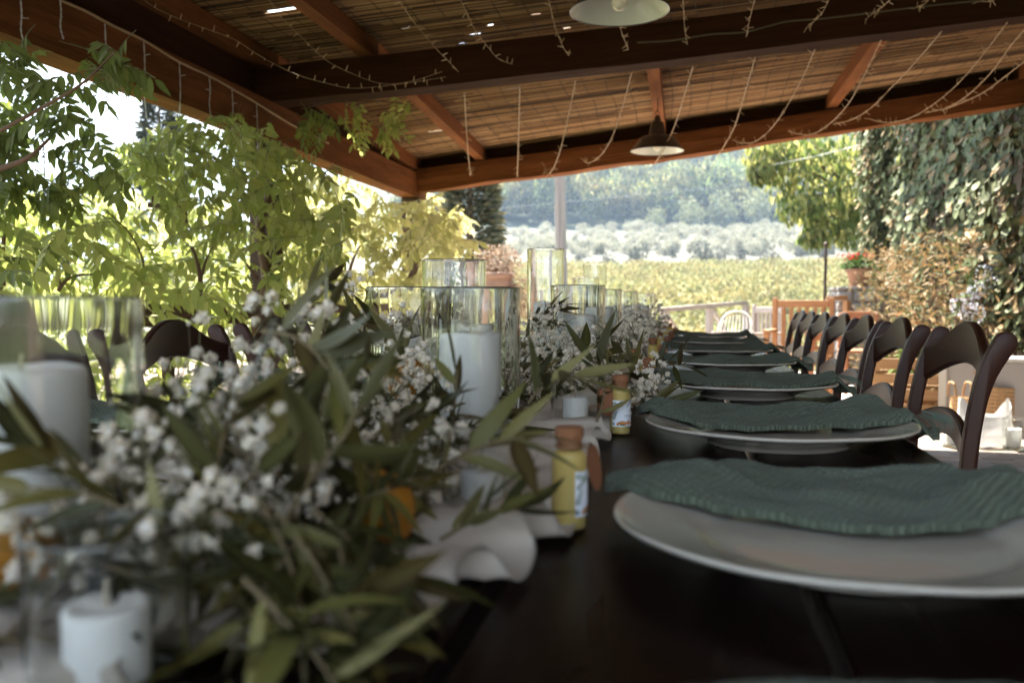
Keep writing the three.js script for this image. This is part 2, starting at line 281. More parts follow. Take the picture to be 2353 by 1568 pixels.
// ---- bare trunk before the field, its crown out of sight above the roof
{
  const b = at(1290, 700, 17); b.y = landH(b.x, b.z); const t = thing('tall_tree', 'tall bare tree trunk with mottled bark standing before the field', 'tree', b);
  const g = tube([V(0, -0.4, 0), V(0.02, 2, 0), V(-0.03, 4.5, 0.02), V(-0.06, 7.4, 0), V(0, 9, 0)], 0.118, 0.085, 60, 14, 0.12); const p = g.attributes.position;
  for (let i = 0; i < p.count; i++) { const k = 1 + 0.1 * (fbm(p.getX(i) * 40 + 5, p.getY(i) * 6, 3) - 0.5); p.setX(i, p.getX(i) * k); p.setZ(i, p.getZ(i) * k); }
  g.computeVertexNormals();
  const bk = STD({ color: RGB(0.34, 0.27, 0.235), roughness: 0.95, map: toneTex(256, 512, (u, v) => { const n = fbm(u * 8, v * 40, 4, 8, 40); return n > 0.6 ? 0.95 : 0.35 + 0.7 * n; }), bumpMap: rough, bumpScale: 0.02 });
  part(t, 'trunk', g, bk); const r = rng(4), it = []; for (let i = 0; i < 7; i++) { const a = i * 0.9; it.push([tube([V(0, 7.2 + i * 0.2, 0), V(cos(a) * 0.8, 8 + i * 0.15, sin(a) * 0.8), V(cos(a) * 1.7, 8.6 + r(), sin(a) * 1.7)], 0.05, 0.012, 10, 6), ID, null]); }
  part(t, 'branch', join(it), M.bark); const cg = crownGeo(91, 1500, 2.3, 3.2, 0.25, [[0.05, 0.08, 0.03], [0.12, 0.16, 0.05]], 12); cg.translate(0, 7.4, 0); part(t, 'crown', cg, M.foliage);
}
// ---- conifers
function conifer(label, base, h, R, seed, cols) {
  const r = rng(seed), it = [], lf = leaf(1, 0.34, { seg: 2, fold: 0.1 }), t = thing('conifer_tree', label, 'conifer', base);
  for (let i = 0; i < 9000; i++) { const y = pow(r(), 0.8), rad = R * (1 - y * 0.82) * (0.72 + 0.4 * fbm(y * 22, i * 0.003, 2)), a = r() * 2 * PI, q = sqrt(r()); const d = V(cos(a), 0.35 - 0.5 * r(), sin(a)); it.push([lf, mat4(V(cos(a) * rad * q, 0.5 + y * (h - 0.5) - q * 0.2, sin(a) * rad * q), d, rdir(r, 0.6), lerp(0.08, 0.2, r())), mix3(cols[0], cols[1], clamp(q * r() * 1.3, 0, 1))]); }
  part(t, 'crown', join(it), M.foliage); part(t, 'trunk', tube([V(0, -0.4, 0), V(0, h * 0.5, 0), V(0, h * 0.92, 0)], R * 0.13, 0.02, 10, 8, 0.2), M.bark);
}
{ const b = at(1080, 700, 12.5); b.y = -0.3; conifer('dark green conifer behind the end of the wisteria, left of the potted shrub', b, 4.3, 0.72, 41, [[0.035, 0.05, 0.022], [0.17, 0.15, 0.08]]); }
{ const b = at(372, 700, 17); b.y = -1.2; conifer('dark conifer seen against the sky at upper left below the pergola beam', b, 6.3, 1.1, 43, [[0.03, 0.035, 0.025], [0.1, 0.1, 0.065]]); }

// ================================================================== patio
const FLOOR_M = STD({ color: RGB(0.5, 0.4, 0.33), roughness: 0.85, bumpMap: rough, bumpScale: 0.003, map: scuff });
{
  const g = new THREE.BoxGeometry(5.9, 0.12, 17.6); g.translate(0.45, -0.06 - 0.012, -4.6); const f = struct('patio_floor', boxUV(g, 'z', 1), STD({ color: RGB(0.42, 0.35, 0.3), roughness: 0.95, bumpMap: rough, bumpScale: 0.004 }));
  const r = rng(31), W = 0.29, D = 0.145, gs = [0, 1, 2].map(() => boxUV(bar(W - 0.008, 0.03, D - 0.008, 0.004), 'x', 1.3)), ms = [[0.4, 0.34, 0.3], [0.47, 0.4, 0.35], [0.36, 0.32, 0.3], [0.5, 0.41, 0.34], [0.42, 0.38, 0.36]].map((c) => { const m = FLOOR_M.clone(); m.color.setRGB(...c); return m; }); let n = 0;
  for (let k = 0; k < 62 && n < 298; k++) { const z = -3.7 - k * D; for (let j = 0; j < 12; j++) { const x = 0.2 + (j + (k % 2) * 0.5) * W, Z = -z; if (x < 0.185 * Z || x > 0.375 * Z + 0.1 || x > 2.4 || n >= 298) continue; const m = part(f, 'paver', gs[n % 3], ms[(r() * 5) | 0]); m.position.set(x, -0.015 + (r() - 0.5) * 0.004, z); m.rotation.set((r() - 0.5) * 0.01, (r() - 0.5) * 0.012, (r() - 0.5) * 0.01); n++; } }
}
{ // the open terrace beyond the pergola
  const g = boxUV(new THREE.BoxGeometry(9, 0.1, 7.4).translate(-5.2, -0.072, -10.9), 'x', 0.8); const m = FLOOR_M.clone(); m.color.setRGB(0.62, 0.47, 0.37); struct('terrace_floor', g, m);
}
// ================================================================== pergola
const ZM = 4.71, ZF = 7.41, XL = -2.25, XR = 2.78;
const midBot = (x) => EYE + 1.087 + 0.0705 * (x + 2.25), midTop = (x) => midBot(x) + 0.19;
const farBot = (x) => EYE + 0.925 + 0.1165 * (x + 2.3), farTop = (x) => farBot(x) + 0.175;
const joistBot = (x, Z) => (Z < ZM ? midTop(x) - 0.02 : lerp(midTop(x) - 0.02, farTop(x) - 0.01, (Z - ZM) / (ZF - ZM)));
const JH = 0.095, matY = (x, Z) => joistBot(x, Z) + JH + 0.006;
const pergola = thing('pergola', 'timber pergola with reed matting roof over the dining table', 'pergola');
{
  // long beam on the left, cross beams, joists, posts
  const yl = EYE + 0.885;
  part(pergola, 'beam', beam(V(XL - 0.02, yl + 0.0, 1.3), V(XL - 0.02, yl, -ZF - 0.22), 0.15, 0.2, 0.012), M.beam, 'long left beam carrying the fairy light rope');
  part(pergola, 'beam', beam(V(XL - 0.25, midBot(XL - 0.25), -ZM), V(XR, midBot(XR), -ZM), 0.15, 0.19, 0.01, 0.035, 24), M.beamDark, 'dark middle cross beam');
  { // the far beam is a rough log face with a wavy lower edge
    const a = V(XL - 0.1, farBot(XL - 0.1), -ZF), b = V(XR, farBot(XR), -ZF), L = a.distanceTo(b), g = new THREE.BoxGeometry(L, 0.175, 0.17, 90, 4, 4), p = g.attributes.position;
    for (let i = 0; i < p.count; i++) { const x = p.getX(i), t = x / L + 0.5; let y = p.getY(i), z = p.getZ(i); if (y < -0.02) { y += (fbm(x * 2.2 + 4, z * 5, 3) - 0.5) * 0.05; z *= 0.93; } p.setY(i, y + 0.0875 - 0.028 * 4 * t * (1 - t)); p.setZ(i, z + (fbm(x * 3, y * 9 + 2, 3) - 0.5) * 0.02); }
    const q = boxUV(g, 'x'); q.computeVertexNormals(); q.applyMatrix4(mat4(a.lerp(b, 0.5), V(b.x - XL + 0.1, b.y - farBot(XL - 0.1), 0), V(0, 1, 0)));
    part(pergola, 'beam', q, M.beam, 'rough bark edged far beam');
  }
  for (const x of [XL + 0.02, -1.66, -0.2, 1.08, 2.42]) {
    part(pergola, 'joist', beam(V(x, joistBot(x, ZM), 1.0), V(x, joistBot(x, ZM), -ZM + 0.002), 0.075, JH, 0.006), M.beam);
    part(pergola, 'joist', beam(V(x, joistBot(x, ZM) + 0.002, -ZM - 0.002), V(x, joistBot(x, ZF), -ZF - 0.05), 0.075, JH, 0.006), M.beam);
  }
  for (const [z, h] of [[-ZM + 0.0, midBot(XL)], [-ZF - 0.02, farBot(XL)], [-1.2, EYE + 0.885], [1.2, EYE + 0.885]]) part(pergola, 'post', boxUV(bar(0.14, min(h, EYE + 0.885) - 0.002, 0.14, 0.01), 'y').translate(XL - 0.02, (min(h, EYE + 0.885) - 0.002) / 2, z), M.rail);
}
{ // reed matting: canes laid across, stitched with wire, a backing sheet above with a few slits where the sky shows
  const r = rng(101), slits = [];
  for (const [px, py, len, dense] of [[590, 32, 70, 1], [480, 96, 60, 1], [505, 70, 40, 1], [1090, 76, 50, 1], [1085, 20, 40, 1], [1060, 98, 40, 1], [795, 160, 60, 1], [1125, 55, 30, 1], [760, 40, 50, 1], [830, 95, 40, 1], [930, 60, 36, 1], [410, 40, 50, 1], [1230, 30, 40, 1], [1300, 60, 30, 1], [1650, 50, 40, 1], [1850, 10, 60, 1], [1180, 200, 70, 1], [1570, 38, 80, 1], [1715, 18, 80, 1], [1440, 8, 60, 1], [700, 130, 60, 1], [350, 60, 60, 1], [1000, 300, 60, 1], [870, 330, 70, 1], [1430, 250, 60, 1], [1180, 265, 30, 1], [905, 180, 30, 1], [640, 20, 140, 1], [820, 315, 50, 1]]) {
    // find the roof above this pixel
    const d = at(px, py, 1).sub(eye); let Z = 3; for (let i = 0; i < 30; i++) { const x = (d.x / -d.z) * Z, y = matY(x, Z) + 0.01 - EYE; Z = lerp(Z, y / (d.y / -d.z), 0.5); }
    const x = (d.x / -d.z) * Z, l = (len / F0) * Z * 0.6; if (Z > 2.9 && Z < ZF) slits.push([x - l / 2, x + l / 2, Z]);
  }
  const inSlit = (x0, x1, Z) => slits.some(([a, b, z]) => abs(Z - z) < 0.0055 && x1 > a && x0 < b);
  const Z0 = 2.55, pitch = 0.0074, cane = [0, 1, 2].map((k) => { const g = new THREE.CylinderGeometry(0.0036, 0.0032 + k * 0.0004, 1, 5, 1, true); g.rotateZ(PI / 2); return g; });
  const X0 = XL - 0.12, items = [], big = [], mats = [[0.23, 0.115, 0.047], [0.35, 0.2, 0.092], [0.13, 0.062, 0.024], [0.44, 0.275, 0.14], [0.035, 0.018, 0.009]];
  const reedM = mats.map((c) => STD({ color: RGB(...c), roughness: 0.75 }));
  for (let Z = Z0; Z < ZF + 0.05; Z += pitch) {
    let x = X0 - r() * 1.2; while (x < XR) {
      const l = lerp(0.7, 1.9, r()); let a = max(x, X0), b = min(x + l, XR); x += l + 0.004; if (b - a < 0.05) continue;
      const segs = []; const cut = slits.filter(([p, q, z]) => abs(Z - z) < 0.0125 && q > a && p < b); if (cut.length) { const [p, q] = cut[0]; if (p > a) segs.push([a, p]); if (q < b) segs.push([q, b]); } else segs.push([a, b]);
      for (const [s, e] of segs) { const zz = Z + (r() - 0.5) * 0.004, w0 = (fbm(s * 2, Z * 3, 2) - 0.5) * 0.016, w1 = (fbm(e * 2, Z * 3, 2) - 0.5) * 0.016, A = V(s, matY(s, Z) + w0 + 0.005, -zz), B = V(e, matY(e, Z) + w1 + 0.005, -zz - (r() - 0.5) * 0.005), k = (r() * 5) | 0, th = lerp(0.8, 1.35, r()); const m = mat4(A.clone().lerp(B, 0.5), B.clone().sub(A), V(0, 1, 0), 1); m.scale(V(A.distanceTo(B), th, th)); const rec = [cane[k % 3], m, mats[k], k]; (Z > ZM + 0.1 && e > -1.4 && s < 2.6 && e - s > 0.55 ? big : items).push(rec); }
    }
  }
  // backing sheet in strips
  const sh = [], strip = 0.1, cover = (x0, x1, z0, z1) => { const y = (x, z) => matY(x, z) + 0.022, g = new THREE.BufferGeometry(), P = []; for (const dy of [0, 0.004]) for (const [x, z] of [[x0, z0], [x1, z0], [x1, z1], [x0, z1]]) P.push(x, y(x, z) + dy, -z); g.setAttribute('position', new THREE.Float32BufferAttribute(P, 3)); g.setIndex([0, 2, 1, 0, 3, 2, 4, 5, 6, 4, 6, 7, 0, 1, 5, 0, 5, 4, 2, 3, 7, 2, 7, 6, 1, 2, 6, 1, 6, 5, 3, 0, 4, 3, 4, 7]); const q = g.toNonIndexed(); q.computeVertexNormals(); sh.push([q, ID, null]); };
  for (let z = -1.4; z < ZF + 0.2; z += strip) {
    const zs = slits.filter((s) => s[2] >= z && s[2] < z + strip); if (!zs.length) { for (let x = X0; x < XR; x += 1.7) cover(x, min(x + 1.7, XR), z, z + strip); continue; }
    const cuts = zs.map((s) => s[2]).sort((a, b) => a - b); let last = z; for (const zc of cuts) { const s = zs.find((q) => q[2] === zc); const a = max(last, zc - 0.018), b = min(z + strip, zc + 0.085); cover(X0, XR, last, a); cover(X0, s[0], a, b); cover(s[1], XR, a, b); last = max(last, b); } if (last < z + strip) cover(X0, XR, last, z + strip);
  }
  const mat = part(pergola, 'reed_mat', join(sh), STD({ color: RGB(0.16, 0.1, 0.05), roughness: 0.9 }));
  big.sort((a, b) => hypot(a[1].elements[12], a[1].elements[14]) - hypot(b[1].elements[12], b[1].elements[14]));
  big.forEach((it, i) => { if (i < 298) { const m = part(mat, 'reed', it[0], reedM[it[3]]); it[1].decompose(m.position, m.quaternion, m.scale); } else items.push(it); });
  const rest = stuff(part(mat, 'reed_layer', join(items), M.vcol));
  // nearer roof, out of the frame: plain matting
  // stitching wires along the mat
  const w = []; for (let x = X0 + 0.1; x < XR; x += 0.135) { const pts = []; for (let Z = Z0; Z <= ZF; Z += 0.4) pts.push(V(x + (fbm(Z * 2, x * 3, 2) - 0.5) * 0.06, matY(x, Z) - 0.004, -Z)); w.push([tube(pts, 0.0017, 0.0017, 30, 4), ID, [0.03, 0.02, 0.012]]); }
  stuff(part(mat, 'stitching', join(w), M.vcol));
}
// boards that close the gap between the beams and the matting
{
  const y0 = EYE + 1.082, mk = (a, b, ha, hb, w) => { const g = new THREE.BoxGeometry(1, 1, w, 24, 1, 1), p = g.attributes.position; const L = a.distanceTo(b); for (let i = 0; i < p.count; i++) { const t = p.getX(i) + 0.5; p.setX(i, p.getX(i) * L); p.setY(i, lerp(a.y, b.y, t) + (p.getY(i) > 0 ? lerp(ha, hb, t) : 0)); } const q = boxUV(g, 'x'); q.computeVertexNormals(); const d = b.clone().sub(a); d.y = 0; return q.applyMatrix4(mat4(V((a.x + b.x) / 2, 0, (a.z + b.z) / 2), d, V(0, 1, 0))); };
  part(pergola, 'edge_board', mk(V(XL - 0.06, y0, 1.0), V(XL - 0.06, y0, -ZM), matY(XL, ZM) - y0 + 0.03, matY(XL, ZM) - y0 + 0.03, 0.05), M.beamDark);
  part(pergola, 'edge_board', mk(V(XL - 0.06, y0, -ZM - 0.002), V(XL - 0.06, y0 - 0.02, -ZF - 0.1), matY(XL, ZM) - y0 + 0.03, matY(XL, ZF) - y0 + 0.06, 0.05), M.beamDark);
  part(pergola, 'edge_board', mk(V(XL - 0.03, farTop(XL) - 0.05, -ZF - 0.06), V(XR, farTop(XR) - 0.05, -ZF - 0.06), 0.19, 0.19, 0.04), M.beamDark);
}
// ---- the railing along the left side of the pergola
{
  const t = thing('timber_railing', 'dark timber railing along the left edge of the pergola below the wisteria', 'railing');
  part(t, 'handrail', beam(V(XL - 0.1, 0.84, 2.5), V(XL - 0.1, 0.84, -ZF), 0.09, 0.1, 0.014), M.rail);
  part(t, 'lower_rail', beam(V(XL - 0.1, 0.22, 2.5), V(XL - 0.1, 0.22, -ZF), 0.05, 0.09, 0.01), M.rail);
  for (let z = -0.4; z > -7.2; z -= 1.15) part(t, 'baluster', boxUV(bar(0.045, 0.52, 0.045, 0.004), 'y').translate(XL - 0.1, 0.575, z), M.rail);
}
// ---- the house wall on the right, out of the frame near the camera and under ivy beyond
const plaster = STD({ color: RGB(0.42, 0.35, 0.27), roughness: 0.95, bumpMap: rough, bumpScale: 0.01, map: scuff });
{ const t = thing('house_wall', 'plastered house wall under the ivy on the right', 'wall'); part(t, 'wall', boxUV(new THREE.BoxGeometry(0.4, 4.2, 16.8), 'z', 0.4).translate(XR + 0.22, 2.1, -4.3), plaster);
  const e = boxUV(new THREE.BoxGeometry(2.0, 0.1, 5.0).translate(XR - 0.1, 4.26, -9.95), 'z'); part(t, 'eave', e, M.beamDark); }

// ================================================================== the table
const T0 = 0.6, T1 = -5.35;                                  // its ends along z
{
  const t = thing('dining_table', 'long dark brown wooden banquet table of glossy planks', 'table');
  const r = rng(3);
  for (const [a, b] of [[-0.9, -0.72], [-0.72, -0.52], [-0.52, -0.32], [-0.32, -0.12], [-0.12, 0.08], [0.08, 0.3]]) {
    const w = b - a - 0.011, g = boxUV(new RoundedBoxGeometry(T0 - T1, 0.04, w, 2, 0.004), 'x'); const u = g.attributes.uv; for (let i = 0; i < u.count; i++) u.setXY(i, u.getX(i) + a * 3.1, u.getY(i) + a * 7);
    const m = part(t, 'plank', g, M.table); m.rotation.y = PI / 2; m.position.set((a + b) / 2, TABLE_Y - 0.02, (T0 + T1) / 2);
  }
  for (const x of [-0.8, 0.2]) part(t, 'apron', boxUV(bar(0.025, 0.1, T0 - T1 - 0.2), 'z').translate(x, TABLE_Y - 0.1, (T0 + T1) / 2), M.chair);
  for (const z of [T0 - 0.12, T1 + 0.12]) part(t, 'apron', boxUV(bar(0.98, 0.1, 0.025), 'x').translate(-0.3, TABLE_Y - 0.1, z), M.chair);
  for (const z of [T0 - 0.15, -1.7, -3.5, T1 + 0.15]) for (const x of [-0.78, 0.18]) part(t, 'leg', boxUV(bar(0.075, TABLE_Y - 0.042, 0.075, 0.006), 'y').translate(x, (TABLE_Y - 0.042) / 2, z), M.chair);
}
const NTH = ['nearest', 'second', 'third', 'fourth', 'fifth', 'sixth', 'seventh', 'eighth'];
// ------------------------------------------------------------------ chairs
function sweepRail(fTop, fBot, fZ, w, th, n = 28) {          // a curved board: its upper and lower edge and its bow at x in [-1, 1]
  const P = [], I = [], c = 0.0045;
  for (let i = 0; i <= n; i++) {
    const s = (i / n) * 2 - 1, x = (s * w) / 2, t = fTop(s), b = fBot(s), z = fZ(s), h = th / 2;
    for (const [y, zz] of [[b, -h + c], [b + c, -h], [t - c, -h], [t, -h + c], [t, h - c], [t - c, h], [b + c, h], [b, h - c]]) P.push(x, y, z + zz);
  }
  for (let i = 0; i < n; i++) for (let k = 0; k < 8; k++) { const a = i * 8 + k, b = i * 8 + ((k + 1) % 8), d = a + 8, e = b + 8; I.push(a, b, d, b, e, d); }
  const g = new THREE.BufferGeometry(); g.setAttribute('position', new THREE.Float32BufferAttribute(P, 3)); g.setIndex(I); g.computeVertexNormals(); return boxUV(soft(g, 0.5), 'x');
}
function postGeo(x) {                                        // side profile of a back post, extruded across
  const ctr = [[0.245, 0], [0.215, 0.2], [0.196, 0.45], [0.198, 0.58], [0.207, 0.7], [0.228, 0.8], [0.262, 0.868]].map(([z, y]) => new THREE.Vector2(z, y)), c = new THREE.SplineCurve(ctr), A = [], B = [];
  for (let i = 0; i <= 26; i++) { const t = i / 26, p = c.getPoint(t), d = c.getTangent(t), w = lerp(0.0135, 0.0118, sstep(t, 0.1, 0.6)) + 0.0055 * sstep(t, 0.72, 1); A.push(new THREE.Vector2(p.x - d.y * w, p.y + d.x * w)); B.push(new THREE.Vector2(p.x + d.y * w, p.y - d.x * w)); }
  const e = c.getPoint(1), d = c.getTangent(1), cap = []; for (let k = 1; k < 8; k++) { const a = (k / 8) * PI; cap.push(new THREE.Vector2(e.x - d.y * 0.0173 * cos(a) + d.x * 0.0173 * sin(a), e.y + d.x * 0.0173 * cos(a) + d.y * 0.0173 * sin(a))); }
  const g = new THREE.ExtrudeGeometry(new THREE.Shape([...A, ...cap, ...B.reverse()]), { depth: 0.015, bevelEnabled: true, bevelThickness: 0.004, bevelSize: 0.003, bevelSegments: 2, curveSegments: 4 });
  g.translate(0, 0, -0.0075); g.rotateY(-PI / 2); return boxUV(soft(g, 0.6), 'y').translate(x, 0, 0);
}
function makeChair(label) {                                  // faces -z, its back at +z
  const t = thing('dining_chair', label, 'chair'), w = 0.44;
  for (const s of [-1, 1]) part(t, 'back_post', postGeo(s * w / 2), M.chair);
  const bow = (s) => 0.03 * (1 - s * s);
  part(t, 'crest_rail', sweepRail((s) => 0.836 + 0.068 * exp(-pow(abs(s) / 0.64, 2.5)), (s) => 0.764 + 0.05 * (1 - s * s), (s) => 0.232 + bow(s), w - 0.02, 0.019), M.chair);
  part(t, 'back_rail', sweepRail((s) => 0.672 + 0.045 * (1 - s * s), (s) => 0.612 + 0.048 * (1 - s * s), (s) => 0.2005 + bow(s) * 0.7, w - 0.02, 0.016), M.chair);
  part(t, 'seat', boxUV(bar(0.46, 0.035, 0.43, 0.012, 3), 'x').translate(0, 0.455, -0.02), M.chair);
  for (const s of [-1, 1]) { part(t, 'front_leg', boxUV(bar(0.04, 0.437, 0.04, 0.005), 'y').translate(s * 0.19, 0.2185, -0.19), M.chair); part(t, 'stretcher', boxUV(bar(0.02, 0.03, 0.4, 0.004), 'z').translate(s * 0.2, 0.17, 0.01), M.chair); }
  part(t, 'seat_rail', boxUV(bar(0.36, 0.05, 0.02, 0.003), 'x').translate(0, 0.41, -0.19), M.chair); part(t, 'seat_rail', boxUV(bar(0.38, 0.05, 0.02, 0.003), 'x').translate(0, 0.41, 0.17), M.chair);
  return t;
}
{
  const R = [2.11, 2.74, 3.33, 3.9, 4.49, 5.06, 5.6], Lz = [1.46, 2.0, 2.58, 3.17, 3.76, 4.35, 4.94]; let c0; const r = rng(8);
  R.forEach((z, i) => { const lab = (i === 6 ? 'farthest' : NTH[i]) + ' dark wooden chair along the right side of the table', p = V(0.345 + [0, 0, 0.01, 0.025, 0.04, 0.055, 0.07][i] + (r() - 0.5) * 0.02, 0, -z), a = PI / 2 + (r() - 0.5) * 0.05; if (!i) { c0 = makeChair(lab); c0.userData.group = 'dark wooden chairs along the table'; c0.position.copy(p); c0.rotation.y = a; } else copy(c0, lab, p, a); });
  Lz.forEach((z, i) => copy(c0, (i === 6 ? 'farthest' : NTH[i]) + ' dark wooden chair along the left side of the table', V(-0.95 + (r() - 0.5) * 0.02, 0, -z), -PI / 2 + (r() - 0.5) * 0.05));
}
// ------------------------------------------------------------------ charger plates and napkins
const PR = 0.17, RIMH = 0.03;
const plateH = (d) => (d < 0.098 ? 0.014 : d < 0.118 ? lerp(0.014, 0.0195, sstep(d, 0.098, 0.118)) : lerp(0.0195, RIMH, (d - 0.118) / (PR - 0.118)));   // upper surface over the table
const plateGeo = (() => {
  const top = []; for (let i = 0; i <= 30; i++) { const d = (i / 30) * (PR - 0.003); top.push([max(d, 0.0001), plateH(d)]); }
  const pts = [...top, [PR - 0.0008, RIMH + 0.0012], [PR + 0.0006, RIMH - 0.0004], [PR - 0.0008, RIMH - 0.0034], [0.14, 0.021], [0.12, 0.016], [0.102, 0.0105], [0.094, 0.0072], [0.0905, 0.0045], [0.0895, 0.0016], [0.088, 0.0005], [0.086, 0.0016], [0.085, 0.0075], [0.0001, 0.0075]];
  const g = lathe(pts, 96); const p = g.attributes.position; for (let i = 0; i < p.count; i++) { const x = p.getX(i), z = p.getZ(i), d = hypot(x, z); if (d > 0.13) p.setY(i, p.getY(i) + 0.0004 * sin(atan2(z, x) * 7) * sstep(d, 0.13, PR)); }
  g.computeVertexNormals(); return g;
})();
const waffle = tex(256, 256, (u, v) => { const x = u * 14 + 0.25 * vnoise(u * 8, v * 8, 8, 8), y = v * 14 + 0.25 * vnoise(u * 8 + 3, v * 8 + 5, 8, 8), a = abs(sin(x * PI)), b = abs(sin(y * PI)); return grey(pow(min(a, b), 0.6) * 0.75 + 0.25 * fbm(u * 40, v * 40, 2, 40, 40)); });
const napM = (k = 1) => PHY({ color: RGB(0.112 * k, 0.136 * k, 0.096 * k), roughness: 0.95, sheen: 0.35, sheenColor: RGB(0.5, 0.6, 0.55), sheenRoughness: 0.6, bumpMap: waffle, bumpScale: 0.0034, map: toneTex(256, 256, (u, v) => { const x = u * 14 + 0.25 * vnoise(u * 8, v * 8, 8, 8), y = v * 14 + 0.25 * vnoise(u * 8 + 3, v * 8 + 5, 8, 8); return 0.42 + 0.6 * pow(min(abs(sin(x * PI)), abs(sin(y * PI))), 0.5); }) });
const NAP = napM();
function napkinGeo(seed, { len = 0.43, wid = 0.175, off = -0.03, cx = 0, puff = 0.017 } = {}) {
  const r = rng(seed), NU = seed < 216 ? 190 : 110, NV = seed < 216 ? 72 : 40, P = [], UV = [], I = [], ph = r() * 9, a1 = 0.7 + r() * 0.6, a2 = r() * 6;
  for (const layer of [0, 1]) for (let i = 0; i <= NU; i++) for (let j = 0; j <= NV; j++) {
    const u = (i / NU) * 2 - 1, v = (j / NV) * 2 - 1;
    const shape = pow(max(0, 1 - pow(abs(u), 2.3)), 0.62) * 0.93 + 0.09;           // broad in the middle, gathered at both ends
    const edge = 1 + 0.05 * sin(u * 7 + ph) + 0.03 * sin(u * 17 + ph * 2) + 0.025 * (vnoise(u * 30 + ph, v * 2) - 0.5);
    const x = (u * len) / 2 + cx, z = off + v * (wid / 2) * shape * edge + 0.012 * sin(u * 3.2 * a1 + ph) - 0.012 * u * u;
    const d = hypot(x, z), base = d < PR ? plateH(d) : RIMH + 0.001 - min(0.03, (d - PR) * (x > 0 ? 0.9 : 0.35));
    const settle = base * 0.55 + (d < PR ? 0.0165 : base * 0.45);
    const fold = puff * pow(max(0, 1 - v * v * 0.9), 0.45) * (0.75 + 0.25 * sin(u * 4.2 * a1 + a2)) + 0.0045 * sin(u * 11 + v * 3 + ph) * (1 - v * v) + 0.004 * (fbm(u * 6 + ph, v * 5, 3) - 0.5);
    let y = (d < PR ? max(base + 0.0016, lerp(base, settle, 0.8)) : base + 0.002) + fold + 0.0065 * exp(-pow((v - 0.45 * sin(u * 1.9 + ph)) / 0.16, 2)) * (1 - u * u) + 0.005 * exp(-pow((v + 0.5 - 0.5 * sin(u * 1.3 + a2)) / 0.12, 2)) * (1 - u * u) + 0.0022 * (fbm(x * 70 + ph, z * 70 + ph, 3) - 0.5);
    if (layer) y = min(y - 0.004, d < PR ? max(base + 0.0008, y - 0.006) : y - 0.004);
    P.push(x, y, z); UV.push((x * 0.77 + z * 0.64) / 0.075, (z * 0.77 - x * 0.64) / 0.075);
  }
  const N = (NU + 1) * (NV + 1), q = (a, b, c, d) => I.push(a, b, c, b, d, c);
  for (let i = 0; i < NU; i++) for (let j = 0; j < NV; j++) { const a = i * (NV + 1) + j, b = a + 1, c = a + NV + 1, d = c + 1; q(a, b, c, d); I.push(N + a, N + c, N + b, N + b, N + c, N + d); }
  for (let i = 0; i < NU; i++) for (const j of [0, NV]) { const a = i * (NV + 1) + j, c = a + NV + 1; j ? q(a, N + a, c, N + c) : q(a, c, N + a, N + c); }
  for (let j = 0; j < NV; j++) for (const i of [0, NU]) { const a = i * (NV + 1) + j, b = a + 1; i ? q(a, b, N + a, N + b) : q(a, N + a, b, N + b); }
  const g = new THREE.BufferGeometry(); g.setAttribute('position', new THREE.Float32BufferAttribute(P, 3)); g.setAttribute('uv', new THREE.Float32BufferAttribute(UV, 2)); g.setIndex(I); g.computeVertexNormals(); return g;
}
const fringeGeo = (seed, x, z, y) => { const r = rng(seed), it = []; for (let i = 0; i < 26; i++) { const a = V(x + (r() - 0.5) * 0.02, y - r() * 0.006, z + (r() - 0.5) * 0.07), b = a.clone().add(V(0.012 + r() * 0.012, -0.008 - r() * 0.014, (r() - 0.5) * 0.014)); it.push([tube([a, a.clone().lerp(b, 0.5).add(V(0.004, 0.002, 0)), b], 0.0007, 0.0004, 4, 3), ID, [0.13, 0.2, 0.165]]); } return join(it); };
